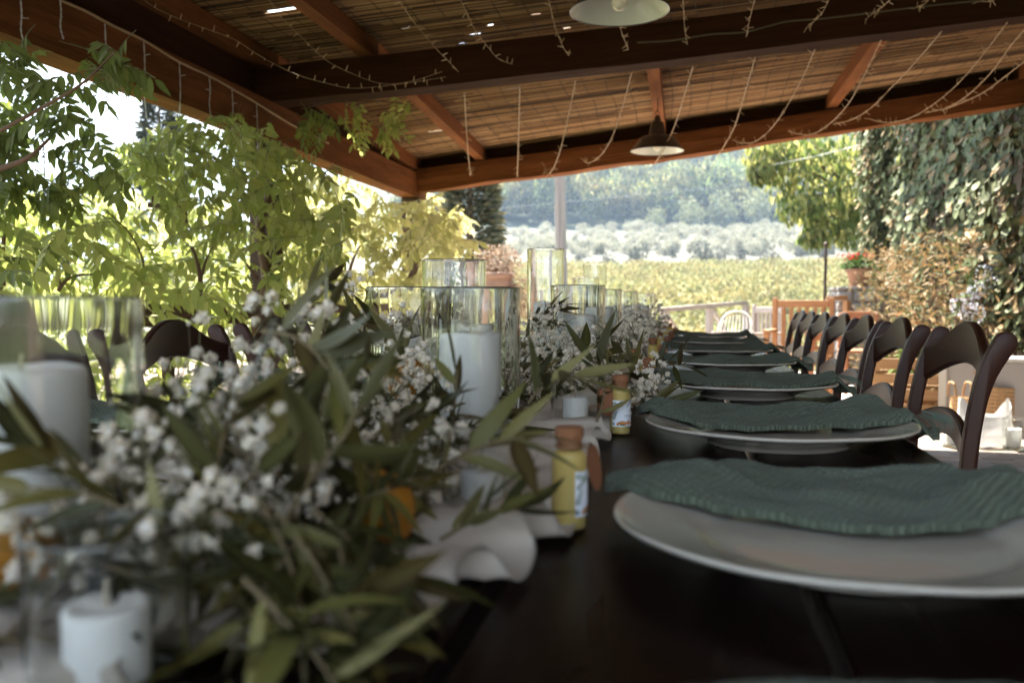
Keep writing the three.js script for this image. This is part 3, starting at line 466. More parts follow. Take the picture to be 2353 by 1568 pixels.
{
  const PX = 0.119, Zs = [0.19, 0.682, 1.225, 1.84, 2.5, 3.15, 3.8, 4.45];
  const plabs = ['white charger plate at the bottom edge of the picture, closest to the camera', 'large white charger plate at lower right, showing most of its bare rim', 'white charger plate right of the bottle with the leafy label', 'white charger plate third from the front of the right row in full view', 'white charger plate fourth from the front of the right row in full view', 'white charger plate fifth from the front of the right row in full view', 'white charger plate sixth from the front of the right row, mostly hidden by its napkin', 'farthest white charger plate of the right row'];
  const nlabs = ['green muslin napkin at the bottom edge of the picture', 'large green muslin napkin at lower right, nearest one shown whole', 'green muslin napkin on the plate right of the bottle with the leafy label', 'third green muslin napkin from the front with a frayed end hanging off the plate', 'fourth green muslin napkin from the front of the right row', 'fifth green muslin napkin from the front of the right row', 'sixth green muslin napkin from the front of the right row', 'farthest green muslin napkin of the right row'];
  let p0; const opts = [{ off: -0.1 }, { len: 0.385, off: -0.082, wid: 0.15, cx: 0.012 }, { cx: 0.01, len: 0.4, off: -0.066, wid: 0.165 }, { off: -0.045, len: 0.43, wid: 0.16 }, { len: 0.43, off: -0.04, wid: 0.16 }, { len: 0.42, off: -0.04 }, { len: 0.43, off: -0.03 }, { len: 0.42, off: -0.03, puff: 0.022 }];
  Zs.forEach((z, i) => {
    const pos = V(PX, TABLE_Y, -z); if (!i) { p0 = single('charger_plate', plabs[0], 'plate', plateGeo, M.porcelain, pos, 0, 'white charger plates on the table'); } else copy(p0, plabs[i], pos, i * 1.3);
    const n = thing('napkin', nlabs[i], 'napkin', pos, [0.02, 0.05, -0.05, 0.04, -0.03, 0.03, 0.0, 0.02][i], 'green napkins on the plates'); part(n, 'cloth', napkinGeo(200 + i * 7, opts[i]), NAP); if (i > 1) part(n, 'fringe', fringeGeo(i, 0.19, -0.04, RIMH + 0.012), M.vcol);
  });
  // the left row, seen through the flowers
  const LZ = [1.16, 1.76, 2.36, 2.96, 3.56]; LZ.forEach((z, i) => {
    const pos = V(-0.68, TABLE_Y, -z); copy(p0, [NTH[0], NTH[1], NTH[2], NTH[3], NTH[4]][i] + ' white charger plate of the left row behind the flowers', pos, i);
    const n = thing('napkin', NTH[i] + ' green muslin napkin of the left row behind the flowers', 'napkin', pos, PI + 0.06 * i, 'green napkins on the plates'); part(n, 'cloth', napkinGeo(300 + i * 7, { off: -0.03, puff: 0.02 }), NAP);
  });
  // twisted napkin end that rises behind the near flowers
  const tw = []; for (let i = 0; i <= 40; i++) { const t = i / 40; tw.push(at(lerp(452, 528, t), 905 - 52 * sin(t * PI * 0.62) , 1.62)); }
  const g = new THREE.TubeGeometry(new THREE.CatmullRomCurve3(tw), 120, 0.0155, 18), p = g.attributes.position, c = new THREE.CatmullRomCurve3(tw), o = V(0, 0, 0), q = V(0, 0, 0);
  for (let i = 0; i <= 120; i++) { c.getPointAt(i / 120, o); for (let j = 0; j <= 18; j++) { const k = i * 19 + j; q.fromBufferAttribute(p, k).sub(o); q.multiplyScalar(1 + 0.22 * sin((j / 18) * 2 * PI * 3 + i * 0.5) + 0.1 * sin(i * 1.1)); q.add(o); p.setXYZ(k, q.x, q.y, q.z); } } g.computeVertexNormals();
  single('rolled_napkin', 'twisted green napkin end rising behind the near flowers on the left', 'napkin', g, napM(1.5));
}
// ------------------------------------------------------------------ table runner
{
  const NZ = 900, NX = 90, P = [], UV = [], I = [], za = -0.2, zb = -5.2;
  for (let i = 0; i <= NZ; i++) for (let j = 0; j <= NX; j++) {
    const t = i / NZ, s = j / NX, z0 = lerp(za, zb, pow(t, 1.35)), R = s > 0.5, e = R ? sstep(s, 0.55, 1) : sstep(s, 0.42, 0), sg = R ? 1 : -1, zz = R ? z0 : z0 + 31;
    const near = R ? sstep(z0, -0.5, -0.4) : 0, amp = 0.25 + 1.1 * pow(fbm(zz * 5 + 60, 3.3, 2), 1.3) * 1.2, k = zz * 52 + 7 * fbm(zz * 3.5 + 90, 1.7, 2) - (1 - e) * 2.2;
    let x = lerp(-0.57, -0.1 - 0.13 * near, s) + sg * e * (0.07 * (fbm(zz * 4 + 120, 1.7, 2) - 0.5) + 0.012 * cos(k) * amp), z = z0 + e * e * 0.0165 * amp * sin(2 * k + 0.5), y = 0.003 + e * 0.021 * amp * (1 - cos(k)) * (0.75 + 0.5 * fbm(zz * 9, s * 2, 2)) + 0.02 * (1 - e) * fbm(x * 14 + 9, z0 * 14, 3);
    y += 0.006 * (fbm(x * 45 + 7, z0 * 38, 3) - 0.4) * (0.3 + e) + 0.0012 * fbm(x * 160, z0 * 160, 2);
    P.push(x, TABLE_Y + max(0.0022, y), z); UV.push(z0 * 9, s * 4.3);
  }
  for (let i = 0; i < NZ; i++) for (let j = 0; j < NX; j++) { const a = i * (NX + 1) + j, b = a + 1, c = a + NX + 1, d = c + 1; I.push(a, c, b, b, c, d); }
  const g = new THREE.BufferGeometry(); g.setAttribute('position', new THREE.Float32BufferAttribute(P, 3)); g.setAttribute('uv', new THREE.Float32BufferAttribute(UV, 2)); g.setIndex(I); g.computeVertexNormals();
  const t = thing('table_runner', 'cream cloth runner with ruffled edges along the middle of the table', 'table runner'); part(t, 'cloth', g, M.linen);
  const hem = (jj) => { const Q = []; for (let i = 0; i <= NZ; i += 2) { const a = (i * (NX + 1) + jj) * 3; Q.push(V(P[a], P[a + 1] + 0.0006, P[a + 2])); } return tube(Q, 0.0011, 0.0011, 1600, 5); };
  part(t, 'hem', hem(NX), M.linen); part(t, 'hem', hem(0), M.linen);
}
// ------------------------------------------------------------------ glass cylinders with pillar candles
function cylinderVase(name, label, base, R, H, group = 'glass cylinder vases along the table') {
  const t = thing(name, label, 'vase', base, 0, group), w = 0.0032, wob = (g, k) => { const p = g.attributes.position; for (let i = 0; i < p.count; i++) { const a = atan2(p.getZ(i), p.getX(i)), y = p.getY(i), q = 1 + k * (sin(a * 5 + y * 9) * 0.004 + sin(a * 11 + 2) * 0.003 + 0.006 * (fbm(a * 4 + 9, y * 9 + R * 99, 2) - 0.5)); p.setX(i, p.getX(i) * q); p.setZ(i, p.getZ(i) * q); } g.computeVertexNormals(); return g; };
  const pf = []; pf.push([0.0001, 0.0006], [R * 0.93, 0.0006], [R * 0.97, 0.0016], [R * 0.99, 0.006]); for (let k = 1; k <= 10; k++) pf.push([R * lerp(0.99, 1, k / 10), lerp(0.006, H - 0.0022, k / 10)]);
  pf.push([R - 0.0004, H - 0.0008], [R - w * 0.3, H], [R - w * 0.7, H], [R - w + 0.0004, H - 0.0008]); for (let k = 0; k <= 10; k++) pf.push([R * lerp(1, 0.99, k / 10) - w, lerp(H - 0.0022, 0.018, k / 10)]); pf.push([R - w * 2, 0.0145], [R * 0.7, 0.0135], [0.0001, 0.013]);
  part(t, 'glass', wob(lathe(pf, 96), 1), M.solid);
  return t;
}
function candle(name, label, base, R, H, seed, group = 'white pillar candles in glass cylinders', wickH = 0.012) {
  const t = thing(name, label, 'candle', base, seed, group), pts = [[0.0001, 0], [R * 0.97, 0], [R, 0.003], [R, H * 0.5], [R * 1.0, H - R * 0.16], [R * 0.97, H - R * 0.05], [R * 0.88, H - 0.0005], [R * 0.8, H - R * 0.03], [R * 0.45, H - R * 0.1], [0.0001, H - R * 0.12]], g = lathe(pts, 56), p = g.attributes.position;
  for (let i = 0; i < p.count; i++) { const a = atan2(p.getZ(i), p.getX(i)), y = p.getY(i), q = 1 + 0.012 * (fbm(a * 2 + seed + 9, y * 30, 3) - 0.5); p.setXYZ(i, p.getX(i) * q, y + (y > H * 0.8 ? 0.16 * R * (fbm(a * 1.5 + seed * 3 + 20, 2, 2) - 0.5) : 0), p.getZ(i) * q); }
  g.computeVertexNormals(); part(t, 'wax', g, M.wax); part(t, 'wick', tube([V(0, H - R * 0.13, 0), V(0.0003, H - R * 0.13 + wickH * 0.6, 0), V(0.001, H - R * 0.13 + wickH, 0.0005)], 0.0011, 0.0009, 6, 6), M.wick);
  return t;
}
const VASES = [
  // px centre, py of the rim, width, radius, label, candle top py, candle label
  [81, 680, 458, 0.06, 'tall glass cylinder cut by the left edge of the picture', 850, 0.0375, 'white pillar candle in the glass cylinder at the left edge'],
  [1082, 661, 227, 0.06, 'wide glass cylinder front and centre of the garland', 765, 0.0375, 'white pillar candle in the front and centre glass cylinder'],
  [928, 659, 175, 0.06, 'glass cylinder left of centre, close behind the baby breath', 778, 0.0375, 'white pillar candle in the glass cylinder left of centre'],
  [1090, 659, 172, 0.06, 'glass cylinder directly behind the front and centre one', 745, 0.0375, 'white pillar candle directly behind the front and centre one'],
  [1043, 597, 147, 0.06, 'taller glass cylinder rising behind the front and centre one', 735, 0.034, 'white pillar candle in the taller cylinder behind the front one'],
  [1253, 572, 85, 0.055, 'tallest and slenderest glass cylinder, before the bare tree trunk', 693, 0.036, 'white pillar candle in the tallest slender cylinder'],
  [1327, 655, 125, 0.06, 'glass cylinder right of the tallest one, its rim sharp', 722, 0.0365, 'white pillar candle in the sharp rimmed glass right of the tallest one'],
  [1379, 664, 98, 0.06, 'glass cylinder first of three in a row behind the sharp rimmed one', 706, 0.0365, 'white pillar candle in the first of three glasses in the far row'],
  [1423, 669, 83, 0.06, 'glass cylinder second of three in a row behind the sharp rimmed one', 702, 0.0365, 'white pillar candle in the second of three glasses in the far row'],
  [1471, 674, 69, 0.06, 'rightmost glass cylinder, third of three in the far row', 701, 0.0365, 'white pillar candle in the rightmost glass of the far row'],
  [1366, 606, 54, 0.055, 'far tall slender glass cylinder right of the bare tree trunk', 706, 0.034, 'white pillar candle in the far tall slender cylinder'],
  [1345, 637, 62, 0.055, 'far medium glass cylinder just left of the far tall one', 700, 0.034, 'white pillar candle in the far medium cylinder'],
  [1262, 666, 66, 0.055, 'small looking far glass cylinder behind the tallest slender one', 708, 0.034, 'white pillar candle in the far glass behind the tallest cylinder'],
];
const vaseSpots = [];
VASES.forEach(([px, py, w, R, lab, ct, cr, clab], i) => {
  const zc = (2 * R * F0) / w, rimY = at(px, py, zc).y, b = at(px, py, zc); b.y = TABLE_Y + 0.005; vaseSpots.push([b.x, b.z, R]);
  cylinderVase('glass_vase', lab, b, R, rimY - b.y);
  const cb = b.clone(); cb.y += 0.0145; if (i === 0) { const q = at(45, 850, zc); cb.x = q.x; cb.z = q.z; } if (i === 1) cb.add(rgt.clone().multiplyScalar(-0.001)); if (i === 6) cb.add(rgt.clone().multiplyScalar(0.004));
  candle('pillar_candle', clab, cb, cr, at(px, ct, zc - cr).y - cb.y, i + 1);
});
// ------------------------------------------------------------------ low tumblers with votive candles
[[240, 0.4, 0.0355, 1390, 'low glass tumbler at the lower left corner', 'small white votive candle at the lower left corner, its wick upright'], [1106, 0.755, 0.0345, 1076, 'low glass tumbler behind the right edge of the leaves at centre', 'small white votive candle beside the cream cloth, left of the nearest bottle'], [1322, 1.262, 0.0345, 910, 'low glass tumbler left of the bottle with the leafy label', 'small white votive candle left of the bottle with the leafy label']].forEach(([px, zc, R, ct, lab, clab], i) => {
  const b = at(px, 900, zc); b.y = TABLE_Y + 0.005; const H = 0.079;
  const t = thing('tumbler', lab, 'glass tumbler', b, 0, 'low glass tumblers'), w = 0.0025;
  part(t, 'glass', lathe([[0.0001, 0.0006], [R * 0.9, 0.0006], [R * 0.94, 0.002], [R * 0.95, 0.006], [R, H - 0.002], [R - 0.0005, H - 0.0005], [R - w * 0.5, H], [R - w + 0.0005, H - 0.0005], [R - w, H - 0.002], [R * 0.95 - w, 0.013], [R * 0.95 - w * 2, 0.0098], [0.0001, 0.0092]], 80), M.solid);
  candle('votive_candle', clab, b.clone().add(V(0, 0.0098, 0)).addScaledVector(rgt, i ? 0 : -0.001), [0.0185, 0.0178, 0.0178][i], at(px, ct, zc).y - b.y - 0.0098, i + 40, 'small white votive candles', 0.013);
});
// ------------------------------------------------------------------ fluted glass tumblers
[[1216, 742, 2.5, 0.04, 0.12, 'fluted glass tumbler right of the front and centre cylinder'], [783, 810, 1.5, 0.026, 0.1, 'narrow fluted glass left of centre among the white flowers'], [1150, 748, 2.05, 0.037, 0.115, 'fluted glass tumbler seen through the front and centre cylinder']].forEach(([px, py, zc, R, H, lab], i) => {
  const b = at(px, py, zc); b.y = TABLE_Y + 0.005; H = at(px, py, zc).y - b.y; const t = thing('fluted_glass', lab, 'fluted glass', b, 0, 'fluted glasses among the flowers');
  const flute = (R, k, H0, H1) => { const g = new THREE.CylinderGeometry(R, R, H1 - H0, 192, 1, true).translate(0, (H0 + H1) / 2, 0), p = g.attributes.position; for (let j = 0; j < p.count; j++) { const a = atan2(p.getZ(j), p.getX(j)), q = 1 + k * (abs(sin(a * 14)) - 0.5); p.setX(j, p.getX(j) * q); p.setZ(j, p.getZ(j) * q); } g.computeVertexNormals(); return g; };
  part(t, 'fluted_wall', flute(R, 0.07, 0.004, H), M.glass); part(t, 'inner_wall', flute(R - 0.003, 0, 0.012, H), M.glass); part(t, 'rim', new THREE.TorusGeometry(R - 0.0015, 0.0017, 8, 64).rotateX(PI / 2).translate(0, H, 0), M.rim); part(t, 'base', lathe([[0.0001, 0.001], [R * 0.95, 0.001], [R * 0.97, 0.006], [R * 0.93, 0.011], [0.0001, 0.0115]], 56), M.rim);
});
// ------------------------------------------------------------------ limoncello bottles
const labelTex = (() => {
  const c = document.createElement('canvas'); c.width = 512; c.height = 640; const x = c.getContext('2d'), r = rng(12); x.fillStyle = '#e9eef6'; x.fillRect(0, 0, 512, 640);
  const frond = (px, py, a, n, L, col) => { for (let i = 0; i < n; i++) for (const s of [-1, 1]) { const t = i / n, qx = px + cos(a) * L * t, qy = py + sin(a) * L * t, b = a + s * 0.75; x.fillStyle = col; x.beginPath(); x.ellipse(qx + cos(b) * 26, qy + sin(b) * 26, 30 * (1.1 - 0.5 * t), 7, b, 0, 7); x.fill(); } };
  frond(30, 250, -0.9, 9, 300, '#38543a'); frond(10, 60, 0.35, 7, 220, '#4c6a44'); frond(30, 470, -1.3, 7, 220, '#3f5f4a'); frond(480, 20, 2.5, 7, 200, '#6d8292'); frond(470, 180, 2.0, 5, 120, '#8496a4');
  for (let i = 0; i < 14; i++) frond(40 + r() * 430, 600, -0.4 - r() * 2.3, 3, 70, ['#2f4f36', '#58714a', '#3d5a50'][i % 3]);
  for (const [a, b, q] of [[210, 540, 44], [285, 560, 40], [360, 535, 42], [130, 575, 34], [430, 575, 34]]) { x.fillStyle = '#d07a2c'; x.beginPath(); x.arc(a, b, q, 0, 7); x.fill(); x.fillStyle = '#e3a25a'; x.beginPath(); x.arc(a - 10, b - 12, q * 0.45, 0, 7); x.fill(); x.fillStyle = '#f3efe4'; x.beginPath(); x.arc(a + q * 0.9, b + 18, 13, 0, 7); x.fill(); }
  x.fillStyle = '#52607a'; x.font = '60px serif'; x.textAlign = 'left'; x.fillText('CHARL', 255, 395);
  x.fillStyle = '#7d8aa2'; for (let i = 0; i < 5; i++) x.fillRect(330 + i * 24, 440, 14, 4);
  const t = new THREE.CanvasTexture(c); t.colorSpace = THREE.SRGBColorSpace; return t;
})();
const labelM = STD({ map: labelTex, roughness: 0.7 });
function bottle(label, base, turn, tagAt, tagTurn = 0.25) {                   // turn: where the label faces
  const t = thing('liqueur_bottle', label, 'bottle', base, turn, 'small bottles of yellow liqueur along the runner'), R = 0.0148, prof = [[R * 0.9, 0.0008], [R * 0.985, 0.002], [R, 0.0045], [R, 0.0585], [R * 0.97, 0.0615], [R * 0.88, 0.0636], [R * 0.78, 0.0652], [R * 0.73, 0.0665], [R * 0.72, 0.0682], [R * 0.75, 0.0692], [R * 0.8, 0.07], [R * 0.8, 0.0722], [R * 0.75, 0.073]];
  part(t, 'glass', lathe([[0.0001, 0.0006], ...prof], 56), M.glass);
  part(t, 'liqueur', lathe([[0.0001, 0.0022], [R * 0.88, 0.0022], [R * 0.93, 0.005], [R * 0.93, 0.056], [R * 0.9, 0.0605], [R * 0.78, 0.063], [R * 0.6, 0.0645], [0.0001, 0.0648]], 48), M.liquid);
  part(t, 'cork', lathe([[0.0001, 0.0652], [R * 0.66, 0.0652], [R * 0.68, 0.0728], [R * 0.76, 0.0733], [R * 0.79, 0.0755], [R * 0.78, 0.0822], [R * 0.72, 0.0832], [0.0001, 0.0834]], 40), M.cork);
  const lg = new THREE.CylinderGeometry(R + 0.00025, R + 0.00025, 0.036, 40, 1, true, -1.15, 2.3).translate(0, 0.031, 0); part(t, 'paper_label', lg, labelM);
  const loop = []; for (let i = 0; i <= 24; i++) { const a = (i / 24) * 2 * PI; loop.push(V(cos(a) * R * 0.77, 0.0676 + 0.0006 * sin(a * 3), sin(a) * R * 0.77)); } part(t, 'twine', tube(loop, 0.0008, 0.0008, 60, 6), M.twine);
  if (tagAt) {
    const a = tagAt, s = new THREE.Shape(); s.moveTo(0, 0.004); s.bezierCurveTo(0.009, 0.006, 0.0135, -0.004, 0.0125, -0.014); s.bezierCurveTo(0.012, -0.026, 0.007, -0.033, 0, -0.034); s.bezierCurveTo(-0.007, -0.033, -0.012, -0.026, -0.0125, -0.014); s.bezierCurveTo(-0.0135, -0.004, -0.009, 0.006, 0, 0.004);
    const h = new THREE.Path(); h.absarc(0, -0.003, 0.0016, 0, 2 * PI); s.holes.push(h); const g = new THREE.ExtrudeGeometry(s, { depth: 0.0007, bevelEnabled: false, curveSegments: 10 });
    const m = part(t, 'gift_tag', g, M.kraft), out = V(cos(a), 0, sin(a)); m.position.set(out.x * (R + 0.009), 0.061, out.z * (R + 0.009)); m.rotation.set(-0.12, tagTurn - turn, 0.18, 'YXZ');
    part(t, 'twine', tube([V(out.x * R * 0.76, 0.0676, out.z * R * 0.76), V(out.x * (R * 0.9 + 0.003), 0.0665, out.z * (R * 0.9 + 0.003)), V(out.x * (R + 0.0085), 0.0585, out.z * (R + 0.0085))], 0.0006, 0.0006, 10, 5), M.twine);
  }
  return t;
}
const bottleSpots = [];
[[1307, 1217, 1.6, -0.85], [1424, 999, 0.46, 2.6], [1459, 0, 3.2, 0.0, 1.9], [1499, 0, 2.6, -0.05, 2.52], [1515, 0, 1.4, -0.1, 3.15], [1527, 0, 0.6, -0.1, 3.77], [1538, 0, 0.6, -0.1, 4.4]].forEach(([px, py, turn, tag, zc], i) => {
  const p = py ? onTable(px, py) : at(px, 900, zc); p.y = TABLE_Y + (i < 2 ? 0.0006 : 0.0045); bottleSpots.push(p);
  bottle(['nearest small bottle of yellow liqueur, its label turned away to the right', 'small bottle of yellow liqueur with a leafy white label facing the camera', 'small bottle of yellow liqueur with a large brown paper tag on its right', 'fourth small bottle of yellow liqueur, behind the one with the large brown tag', 'fifth small bottle of yellow liqueur along the runner', 'sixth small bottle of yellow liqueur, tiny and far', 'farthest small bottle of yellow liqueur'][i], p, turn, tag + turn, i ? 0.25 : 1.25);
});

// ================================================================== garland: lemons, olive twigs, baby's breath
const LEM = PHY({ color: RGB(0.4, 0.165, 0.012), roughness: 0.5, bumpMap: tex(128, 128, (u, v) => grey(vnoise(u * 40, v * 40, 40, 40))), bumpScale: 0.0008 });
const lemonGeo = (() => { const pts = []; for (let i = 0; i <= 30; i++) { const t = i / 30, a = t * PI, y = -0.036 * cos(a), q = 0.0265 * pow(sin(a), 0.85); pts.push([max(0.0001, q + (t > 0.93 ? 0.0015 * sin((t - 0.93) / 0.07 * PI) : 0)), y + (t > 0.9 ? pow((t - 0.9) / 0.1, 1.5) * 0.007 : 0)]); } return lathe(pts, 40); })();
[[890, 1165, 0.6, 0.7, 0.5, 'lemon with its tip up among the leaves left of the nearest votive candle'], [938, 872, 1.2, 1.1, 1.3, 'lemon half hidden under leaves left of the front and centre cylinder'], [20, 1270, 0.5, 0.8, 1.2, 'lemon cut by the left edge of the picture']].forEach(([px, py, zc, s, tilt, lab]) => { const p = at(px, py, zc); p.y = max(p.y, TABLE_Y + 0.03); const m = single('lemon', lab, 'lemon', lemonGeo, LEM, p, 0, 'lemons in the garland'); m.rotation.set(tilt, px * 0.01, tilt * 0.4 - 0.3); m.scale.setScalar(s); });

// olive leaf variants: upper and lower side
const OL = []; { const tops = [[0.026, 0.032, 0.008], [0.045, 0.046, 0.011], [0.085, 0.075, 0.018], [0.022, 0.024, 0.009], [0.05, 0.032, 0.012], [0.12, 0.1, 0.028]], und = [[0.12, 0.115, 0.07], [0.065, 0.062, 0.03], [0.16, 0.15, 0.085], [0.05, 0.048, 0.022]]; for (let i = 0; i < 12; i++) OL.push(leaf(1, lerp(0.2, 0.285, (i % 4) / 3), { seg: 7, fold: 0.22, curl: [-0.25, 0.15, -0.1, 0.3, 0, -0.35][i % 6], tip: 1, top: tops[i % 6], mid: mix3(tops[i % 6], [0.2, 0.2, 0.1], 0.22), both: und[i % 4], twist: [0.5, -0.4, 0, 0.8, -0.7, 0.2][(i * 5) % 6] })); }
const OLP = [0, 1, 2, 3].map((i) => leaf(1, 0.225, { seg: 7, fold: 0.2, curl: [-0.25, 0.1, -0.35, 0][i], tip: 1, top: [[0.17, 0.155, 0.058], [0.21, 0.195, 0.085], [0.13, 0.13, 0.045], [0.18, 0.165, 0.075]][i], both: [0.24, 0.225, 0.125], twist: [0.4, -0.5, 0.1, 0.7][i] }));
// one olive twig: a stem along points, leaves in pairs; children of g
function twig(g, pts, n, seed, len = 0.058, opt = {}) {
  const r = rng(seed), c = new THREE.CatmullRomCurve3(pts);
  part(g, 'stem', tube(pts, 0.0017, 0.0008, 18, 5), M.stem);
  for (let i = 0; i < n; i++) {
    const t = lerp(opt.from ?? 0.12, 1, (i + 0.5) / n), p = c.getPoint(t), d = c.getTangent(t), side = rdir(r).cross(d).normalize(), dir = d.clone().multiplyScalar(lerp(0.55, 1.2, r())).addScaledVector(side, i === n - 1 ? 0.1 : lerp(0.5, 1.1, r()));
    dir.y += (opt.lift ?? 0.1) * (r() - 0.3); const m = part(g, 'leaf', r() < (opt.pale ?? 0.06) ? OLP[(r() * 4) | 0] : OL[(r() * 12) | 0], M.leaf); const s = len * lerp(0.65, 1.15, r()), mm = mat4(p, dir, rdir(r, 0.9), s, s, s * lerp(0.85, 1.15, r()));
    const end = p.y + dir.normalize().y * s; if (end < TABLE_Y + 0.004) { dir.y = abs(dir.y) * 0.5; mm.copy(mat4(p, dir, rdir(r, 0.9), s)); } mm.decompose(m.position, m.quaternion, m.scale);
  }
}
const pxPts = (l) => l.map(([x, y, z]) => at(x, y, z));
// twigs that stand out in the photograph, from stem to tip
[
  ['olive twig arching over the front cylinder towards the nearest bottle', [[940, 1130, 0.66], [1050, 1050, 0.645], [1140, 1015, 0.63], [1205, 1005, 0.62]], 8, 0.056],
  ['olive twig with a broad pale leaf reaching right above the low tumbler', [[1215, 925, 0.82], [1240, 895, 0.8], [1290, 868, 0.78], [1320, 860, 0.78]], 5, 0.06],
  ['olive twig standing upright left of centre, highest of the garland', [[640, 900, 0.95], [690, 780, 0.95], [705, 690, 0.97], [735, 640, 0.98], [775, 660, 1.0]], 14, 0.052],
  ['tall thin olive leaves rising beside the upright twig', [[735, 900, 0.85], [742, 800, 0.84], [745, 700, 0.84]], 6, 0.055],
  ['olive twig with leaves fanning up in front of the left plate', [[480, 1120, 0.6], [450, 1040, 0.6], [425, 960, 0.6], [405, 900, 0.61]], 8, 0.05],
  ['dark olive twig drooping to the right over the white flowers', [[600, 760, 0.62], [690, 780, 0.6], [760, 860, 0.58], [800, 960, 0.56]], 11, 0.062],
  ['olive twig lying low at the left edge below the left candle', [[260, 1110, 0.5], [170, 1060, 0.49], [80, 1030, 0.48], [20, 1020, 0.48]], 10, 0.055],
  ['olive twig in the lower left with a pale leaf over the corner tumbler', [[420, 1300, 0.45], [300, 1180, 0.44], [180, 1130, 0.44], [60, 1120, 0.44]], 9, 0.05],
  ['olive twig hanging over the cloth at the bottom, left of the looped fold', [[640, 1180, 0.47], [720, 1290, 0.44], [790, 1400, 0.42], [830, 1520, 0.4]], 13, 0.052],
  ['pale olive twig at the bottom edge with blurred broad leaves', [[560, 1330, 0.42], [650, 1420, 0.4], [720, 1500, 0.385], [780, 1590, 0.37]], 10, 0.05],
  ['olive twig lying on the cream cloth left of the nearest votive', [[1010, 1240, 0.6], [1070, 1205, 0.6], [1150, 1175, 0.61], [1200, 1165, 0.62]], 8, 0.045],
  ['olive twig curving above the lemon in the middle foreground', [[690, 1090, 0.62], [780, 1060, 0.6], [850, 1090, 0.58], [890, 1150, 0.57]], 9, 0.06],
  ['broad olive leaves in the middle foreground pointing up to the right', [[660, 1190, 0.5], [720, 1090, 0.49], [790, 1000, 0.48], [830, 930, 0.49]], 7, 0.06],
  ['olive twig between the front cylinder and the fluted glass', [[1190, 800, 2.0], [1225, 750, 1.98], [1255, 715, 1.97], [1280, 705, 1.97]], 10, 0.085],
  ['olive twig with a pale upright leaf before the tagged bottle', [[1430, 900, 1.75], [1450, 860, 1.72], [1440, 820, 1.7], [1415, 790, 1.68]], 8, 0.085],
  ['olive twig spreading right from the tagged bottle towards the third plate', [[1420, 860, 1.6], [1480, 850, 1.62], [1540, 838, 1.64], [1580, 842, 1.66]], 9, 0.075],
  ['curled bare twig with few leaves left of the tagged bottle', [[1370, 870, 1.55], [1330, 820, 1.58], [1375, 790, 1.6], [1405, 815, 1.58], [1400, 850, 1.55], [1370, 880, 1.52]], 7, 0.07],
  ['dark olive leaves between the low tumbler and the labelled bottle', [[1370, 970, 1.22], [1385, 920, 1.24], [1390, 870, 1.25], [1360, 830, 1.25]], 8, 0.075],
  ['olive twig lying at the foot of the second full plate', [[1440, 930, 1.35], [1500, 925, 1.36], [1550, 935, 1.36]], 8, 0.06],
  ['olive twig with a single dark leaf before the front pillar candle', [[1040, 960, 0.84], [1046, 900, 0.83], [1050, 850, 0.83]], 3, 0.06],
  ['olive twig crossing behind the baby breath left of the front cylinder', [[880, 900, 1.15], [920, 830, 1.15], [900, 770, 1.16], [830, 745, 1.18], [760, 760, 1.2]], 13, 0.062],
  ['olive twig trailing down the middle of the cream cloth to the bottom edge', [[600, 1150, 0.48], [660, 1280, 0.45], [690, 1420, 0.42], [700, 1570, 0.385]], 16, 0.05],
  ['olive twig falling to the lower left between the tumbler and the cloth', [[690, 1230, 0.47], [620, 1330, 0.45], [560, 1430, 0.43], [520, 1540, 0.4]], 13, 0.048],
  ['olive twig lying right of the trailing ones towards the looped cloth edge', [[720, 1170, 0.5], [800, 1240, 0.49], [870, 1310, 0.48], [930, 1340, 0.475]], 12, 0.05],
  ['dark olive twig sinking to the bottom edge right of the trailing one', [[780, 1260, 0.46], [800, 1370, 0.44], [810, 1480, 0.42], [850, 1600, 0.39]], 13, 0.05],
  ['dark olive twig pushing up through the white flowers in the left foreground', [[520, 1180, 0.5], [500, 1080, 0.5], [520, 980, 0.51], [560, 900, 0.52]], 11, 0.05],
  ['dark olive twig leaning right through the white flowers in the left foreground', [[560, 1120, 0.52], [620, 1040, 0.52], [690, 990, 0.53], [760, 960, 0.54]], 11, 0.052],
  ['olive twig leaning left through the white flowers before the left plate', [[560, 1050, 0.56], [480, 1000, 0.56], [400, 980, 0.56], [330, 990, 0.56]], 10, 0.05],
  ['olive twig above the white flowers below the highest twig', [[640, 930, 0.66], [700, 860, 0.66], [770, 830, 0.67], [850, 840, 0.68]], 10, 0.055],
  ['dark olive leaves sinking between the white flowers right of the corner tumbler', [[430, 1120, 0.48], [460, 1200, 0.47], [500, 1270, 0.46], [560, 1310, 0.455]], 10, 0.048],
  ['olive twig across the white flowers at the foot of the front cylinder', [[860, 1000, 0.76], [920, 960, 0.77], [980, 950, 0.78], [1030, 970, 0.78]], 9, 0.052],
  ['olive twig across the nearest lemon', [[800, 1190, 0.6], [850, 1140, 0.565], [900, 1120, 0.56], [950, 1100, 0.57]], 7, 0.045],
].forEach(([lab, pts, n, len], i) => { const t = thing('olive_twig', lab, 'olive twig', V(0, 0, 0), 0, 'olive twigs in the garland'); twig(t, pxPts(pts), Math.round(n * 1.2), 500 + i * 3, len, { lift: i ? 0.1 : -0.4, pale: [0, 1, 7, 9, 14].includes(i) ? 0.8 : 0.12 }); });
